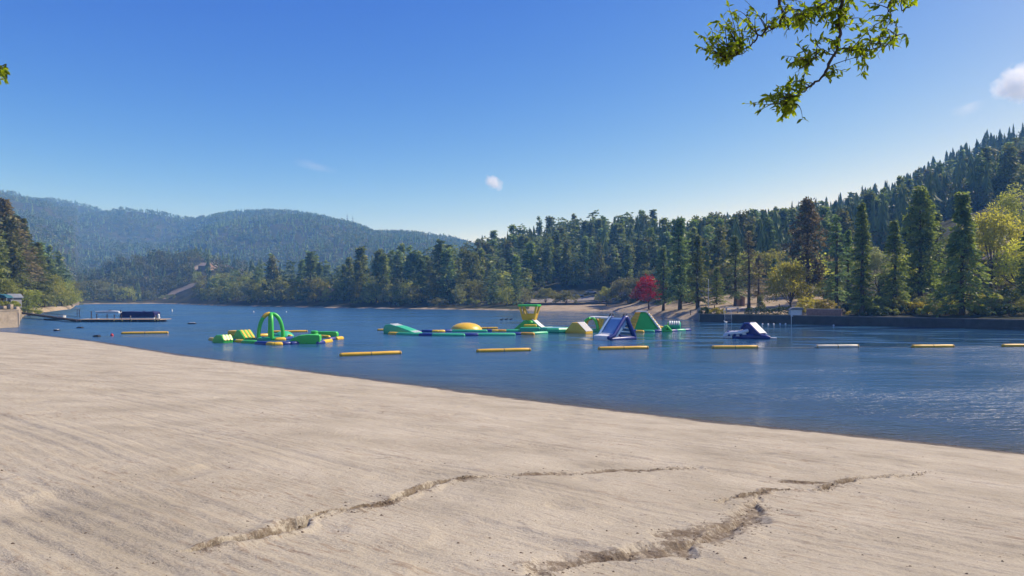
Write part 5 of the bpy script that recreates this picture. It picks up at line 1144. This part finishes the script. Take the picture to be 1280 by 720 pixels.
HW = M('house_cream', (.30,.25,.19), .85, .1, .6); HB = M('house_brown', (.26,.18,.13), .85, .1, .6); HWt = M('house_white', (.40,.39,.36), .85, .1, .6); RB = M('roof_brown', (.20,.15,.13), .85, .15, .6); RP = M('roof_pinkish', (.165,.14,.128), .85, .15, .6)
house(265, 602, 6.5, 6, 3.2, 70, HWt, RB, 'white house highest on the grassy hill across the lake'); house(283, 596, 7, 6, 3, 60, HW, RP, 'cream house on the bare slope of the hill across the lake'); house(303, 612, 6.5, 6, 3, 80, HWt, RP, 'pale house at the right end of the bare slope'); house(258, 545, 12, 7, 3.4, 85, HB, RP, 'long brown house with pinkish roof halfway up the hill')
house(1264, 152, 9, 7, 3.2, 20, HB, RP, 'brown cabin with pinkish roof under the oaks at right', 'cabin'); house(1240, 172, 10, 7, 3.2, 70, HW, RP, 'pale cabin with pinkish roof higher up behind the spreading oak', 'cabin')
house(640, 380, 8, 7, 3.5, 60, HWt, RB, 'white house hidden in the woods left of the ridge'); house(412, 322, 9, 6, 3, 80, HB, RB, 'dark boathouse cabin near the far shore', 'cabin')
house(86, 300, 6, 5, 3, 70, HW, RP, 'small tan cabin at the tip of the left bank', 'cabin', -.2)
# radio masts on the dome mountain
for q, a in enumerate((434, 441)):
    d_ = float(D2(a)); P = tpos(a, d_, 4); root = empty('radio_mast', P, 0, 'thin radio mast on the distant summit, ' + ('left' if q == 0 else 'right') + ' one of the pair', 'mast', 'masts on the distant summit')
    part('tower', bm_tube([(0,0,-4),(0,0,26)], [1.0,.5], 4, False), M('mast_grey', (.2,.2,.22)), root)
    for z in (14, 20): part('crossarm', bm_tube([(-2.5,0,z),(2.5,0,z)], .5, 4, False), M('mast_grey', (.2,.2,.22)), root)

# ------------------------------------------------------------------ branches of the trees beside the viewer
LEAF = foliage('sunlit_branch_leaves', (0.060, 0.105, 0.012), (0.29, 0.36, 0.035), 0.6, 0.0)
TWIG = M('twig_bark', (.055,.042,.034), .85, .3, 9, .2)
def V(px, py, d): return np.array([(px - CX)/F*d, d, H + (HY - py)/F*d])
def leaf_arrays(p, u, l):
    """folded lance-shaped leaves, 6 points each"""
    n = len(p); r = unit(rng.normal(size=(n,3)) + np.array([0,0,1.2])); v = unit(np.cross(u, r)); w_ = unit(np.cross(v, u)); l = l[:, None]; wd = l*.19
    a = p; b1 = p+u*l*.35+v*wd+w_*wd*.35; c1 = p+u*l*.7+v*wd*.75+w_*wd*.2 - w_*l*.06; t = p+u*l-w_*l*.16; c2 = p+u*l*.7-v*wd*.75+w_*wd*.2 - w_*l*.06; b2 = p+u*l*.35-v*wd+w_*wd*.35; m1 = p+u*l*.35; m2 = p+u*l*.7-w_*l*.06
    vv_ = np.stack([a,b1,c1,t,c2,b2,m1,m2],1).reshape(-1,3); o = (np.arange(n)*8)[:,None]
    f4 = np.concatenate([o+np.array([[6,1,2,7]]), o+np.array([[5,6,7,4]])]); f3 = np.concatenate([o+np.array([[0,1,6]]), o+np.array([[0,6,5]]), o+np.array([[7,2,3]]), o+np.array([[7,3,4]])])
    return vv_, f4, f3
def bough(root, mains, clusters, dd_, lsize=.050):
    """mains: photo paths of the woody stems (px,py,d,r); clusters: (px,py,rx,ry,count)"""
    bv, bf, o = [], [], 0
    for path in mains:
        pts_ = np.array([V(a, b_, c) for a, b_, c, r_ in path]); rad_ = np.array([r_ for *_, r_ in path])*.68
        tt = np.linspace(0, len(pts_)-1, (len(pts_)-1)*4+1); pp = np.stack([np.interp(tt, np.arange(len(pts_)), pts_[:, k_]) for k_ in range(3)], -1); pp += rng.normal(size=pp.shape)*.006; rr_ = np.interp(tt, np.arange(len(pts_)), rad_)*(1+.12*rng.normal(size=len(tt)))
        v, f = tube_arrays(pp, rr_, 8); bv.append(v); bf.append(f+o); o += len(v)
    allm = np.concatenate([v.reshape(-1,8,3).mean(1) for v in bv])
    P_, U_ = [], []
    for (a, b_, rx, ry, cnt) in clusters:
        for q in range(max(3, int(cnt/5.4))):
            e = V(a + rx*rng.normal()*.75, b_ + ry*rng.normal()*.75, dd_ + rng.normal()*.16)
            st = allm[np.argmin(np.linalg.norm(allm - e, axis=1) + rng.random(len(allm))*.08)]
            dl = np.linalg.norm(e - st)
            if dl > .34: e = st + (e - st) * .34 / dl
            mid = (st+e)/2 + rng.normal(size=3)*.035 + np.array([0,0,.03]); tt = np.linspace(0,1,7)[:,None]; cur = (1-tt)**2*st + 2*(1-tt)*tt*mid + tt**2*e
            v, f = tube_arrays(cur, np.linspace(.0042,.0012,7), 4); bv.append(v); bf.append(f+o); o += len(v)
            dirn = (e - mid); dirn /= np.linalg.norm(dirn)+1e-6
            for w_ in range(8 + int(rng.integers(5))):
                t = 1 - rng.random()**1.4*min(1.0, .38/(np.linalg.norm(e-st)+.01)); x = (1-t)**2*st+2*(1-t)*t*mid+t*t*e
                P_.append(x); U_.append(dirn*.6 + rng.normal(size=3)*.62 + np.array([0,0,-.28]))
    P_ = np.array(P_); U_ = unit(np.array(U_)); v, f4, f3 = leaf_arrays(P_, U_, lsize*(.6+.75*rng.random(len(P_)))); loc = np.array(root.location)
    link('branch', np_mesh('branch', np.concatenate(bv)-loc, np.concatenate(bf), TWIG, smooth=True), root)
    tn = rng.random(len(P_)); link('leaves', np_mesh('leaves', v-loc, [f4, f3], LEAF, None, False, None, {'tint': np.concatenate([np.tile(tn,2), np.tile(tn,4)])}), root)
tx, ty = 8.6, 2.6; tz = float(sand_z(tx, ty))
root = empty('overhanging_tree', (tx, ty, tz), 0, 'leafy tree whose sunlit yellow-green branches hang into the top right of the view', 'tree')
tv, tf = tube_arrays([(0,0,-.4),(.05,0,1.5),(-.1,.1,3.2),(-.4,.3,5.0),(-.9,.6,6.6)], [.34,.26,.22,.19,.15], 12); link('trunk', np_mesh('trunk', tv, tf, BARK, smooth=True), root)
def arm(p0, p1, r0, r1):
    p0, p1 = np.array(p0, float)-np.array(root.location), np.array(p1, float)-np.array(root.location); t = np.linspace(0,1,9)[:,None]
    v, f = tube_arrays((1-t)*p0 + t*p1 + np.array([0,0,1])*np.sin(t*np.pi)*.35, np.linspace(r0, r1, 9), 8); return v, f
top_ = (tx-.75, ty+.5, tz+6.2); s1 = V(1053,-14,5.0); s2 = V(972,-14,5.2); s3 = V(1120,-30,4.9)
vs_, fs_, o = [], [], 0
for e, r_ in ((s1,.018),(s2,.014),(s3,.012)):
    v, f = arm(top_, e, .10, r_); vs_.append(v); fs_.append(f+o); o += len(v)
link('limb', np_mesh('limb', np.concatenate(vs_), np.concatenate(fs_), BARK, smooth=True), root)
bough(root, [[(1053,-14,5.0,.026),(1050,25,5.0,.022),(1047,62,5.0,.017),(1036,80,5.0,.016),(1028,98,5.0,.014),(1012,108,5.0,.011),(1000,119,5.0,.007),(990,130,5,.003)], [(972,-14,5.2,.020),(977,12,5.2,.016),(977,31,5.2,.014),(962,35,5.2,.012),(948,46,5.2,.010),(938,58,5.2,.008),(912,72,5.2,.004)], [(1050,-6,5,.02),(1020,10,5,.008),(1000,24,5,.005)], [(1120,-30,4.9,.016),(1114,0,4.9,.008),(1108,22,4.9,.005)], [(1047,62,5,.012),(1080,64,5,.008),(1107,56,5,.006),(1122,42,5,.003)], [(1044,70,5,.008),(1030,66,5,.005),(1012,78,5,.003)],[(1128,-20,4.9,.01),(1128,14,4.9,.004)]],
 [(872,44,8,7,26),(880,50,10,8,30),(895,58,16,14,80),(905,30,16,22,70),(925,18,18,18,80),(932,45,16,14,50),(905,78,8,6,24),(965,18,12,10,22),(975,22,8,8,14),(1005,30,16,12,80),(1020,12,26,14,110),(1035,38,16,14,80),(1060,20,16,18,100),(1070,55,18,18,100),(1080,76,10,10,36),(1085,32,12,12,36),(1100,2,26,8,80),(1117,36,10,9,36),(1120,48,8,6,24),(990,80,12,10,50),(1010,75,14,12,44),(995,98,12,12,50),(975,122,14,10,70),(950,122,10,7,26),(985,136,12,9,60),(975,142,10,6,26),(1045,95,10,6,26),(1135,2,12,5,26),(938,128,5,4,10)], 5.0)
tx, ty = -7.6, 3.4; tz = float(sand_z(tx, ty)); root = empty('overhanging_tree', (tx, ty, tz), 0, 'tree beyond the left edge with one leafy twig tip showing at upper left', 'tree')
tv, tf = tube_arrays([(0,0,-.4),(.05,0,1.2),(.2,.1,2.6),(.5,.3,4.2),(.9,.6,5.6)], [.24,.19,.16,.12,.08], 12); link('trunk', np_mesh('trunk', tv, tf, BARK, smooth=True), root)
v, f = arm((tx+.5, ty+.3, tz+4.0), V(-40,70,5.2), .05, .012); link('limb', np_mesh('limb', v, f, BARK, smooth=True), root)
bough(root, [[(-40,70,5.2,.012),(-15,82,5.2,.006),(2,90,5.2,.003)]], [(2,92,6,8,26),(-8,88,12,12,50),(-25,80,14,14,50),(10,88,3,4,8)], 5.2, .05)

# ------------------------------------------------------------------ small clouds high beyond the hills
def cloud(px, py, d, wpx, hpx, dens, label, roll=0.0, seed=0.0):
    k = NT('cloud_vapour'); v = k.n('ShaderNodeVolumePrincipled'); v.inputs['Color'].default_value = (.93, .97, 1, 1); v.inputs['Anisotropy'].default_value = .3
    o = k.obj(); ln = k.n('ShaderNodeVectorMath', operation='LENGTH'); k.l(o, ln.inputs[0])
    mp_ = k.n('ShaderNodeMapping'); mp_.inputs['Location'].default_value = (seed, seed*.7, 0); k.l(o, mp_.inputs[0])
    nz_ = k.noise(1.7, 6, .62, mp_.outputs[0], .6)
    den = k.math('MULTIPLY', k.math('SUBTRACT', k.math('ADD', nz_, .02), k.math('MULTIPLY', ln.outputs['Value'], .60), True), dens)
    k.l(den, v.inputs['Density']); k.l(v.outputs[0], k.out.inputs['Volume'])
    P = at(px, d, H + (HY - py)/F*d); bm = bmesh.new(); bmesh.ops.create_icosphere(bm, subdivisions=3, radius=1.0)
    ob = part('cloud', bm, k.m); ob.location = P; ob.scale = (wpx/2/F*d*1.35, hpx/2/F*d*1.5, hpx/2/F*d*1.35); ob.rotation_euler = (0, R(roll), 0)
    tag(ob, label, 'cloud', 'small clouds in the blue sky')
cloud(617, 228, 7000, 22, 15, .05, 'tiny white puff of cloud above the middle of the lake', 28, 1.3)
cloud(1274, 104, 7000, 50, 40, .032, 'bright white cloud cut by the right edge of the sky', -12, 4.1)
cloud(393, 208, 7000, 50, 12, .005, 'faint wisp of cloud above the left mountains', 14, 7.7)
cloud(1210, 136, 7000, 40, 16, .004, 'faint wisp of cloud below the bright cloud at right', -20, 9.2)
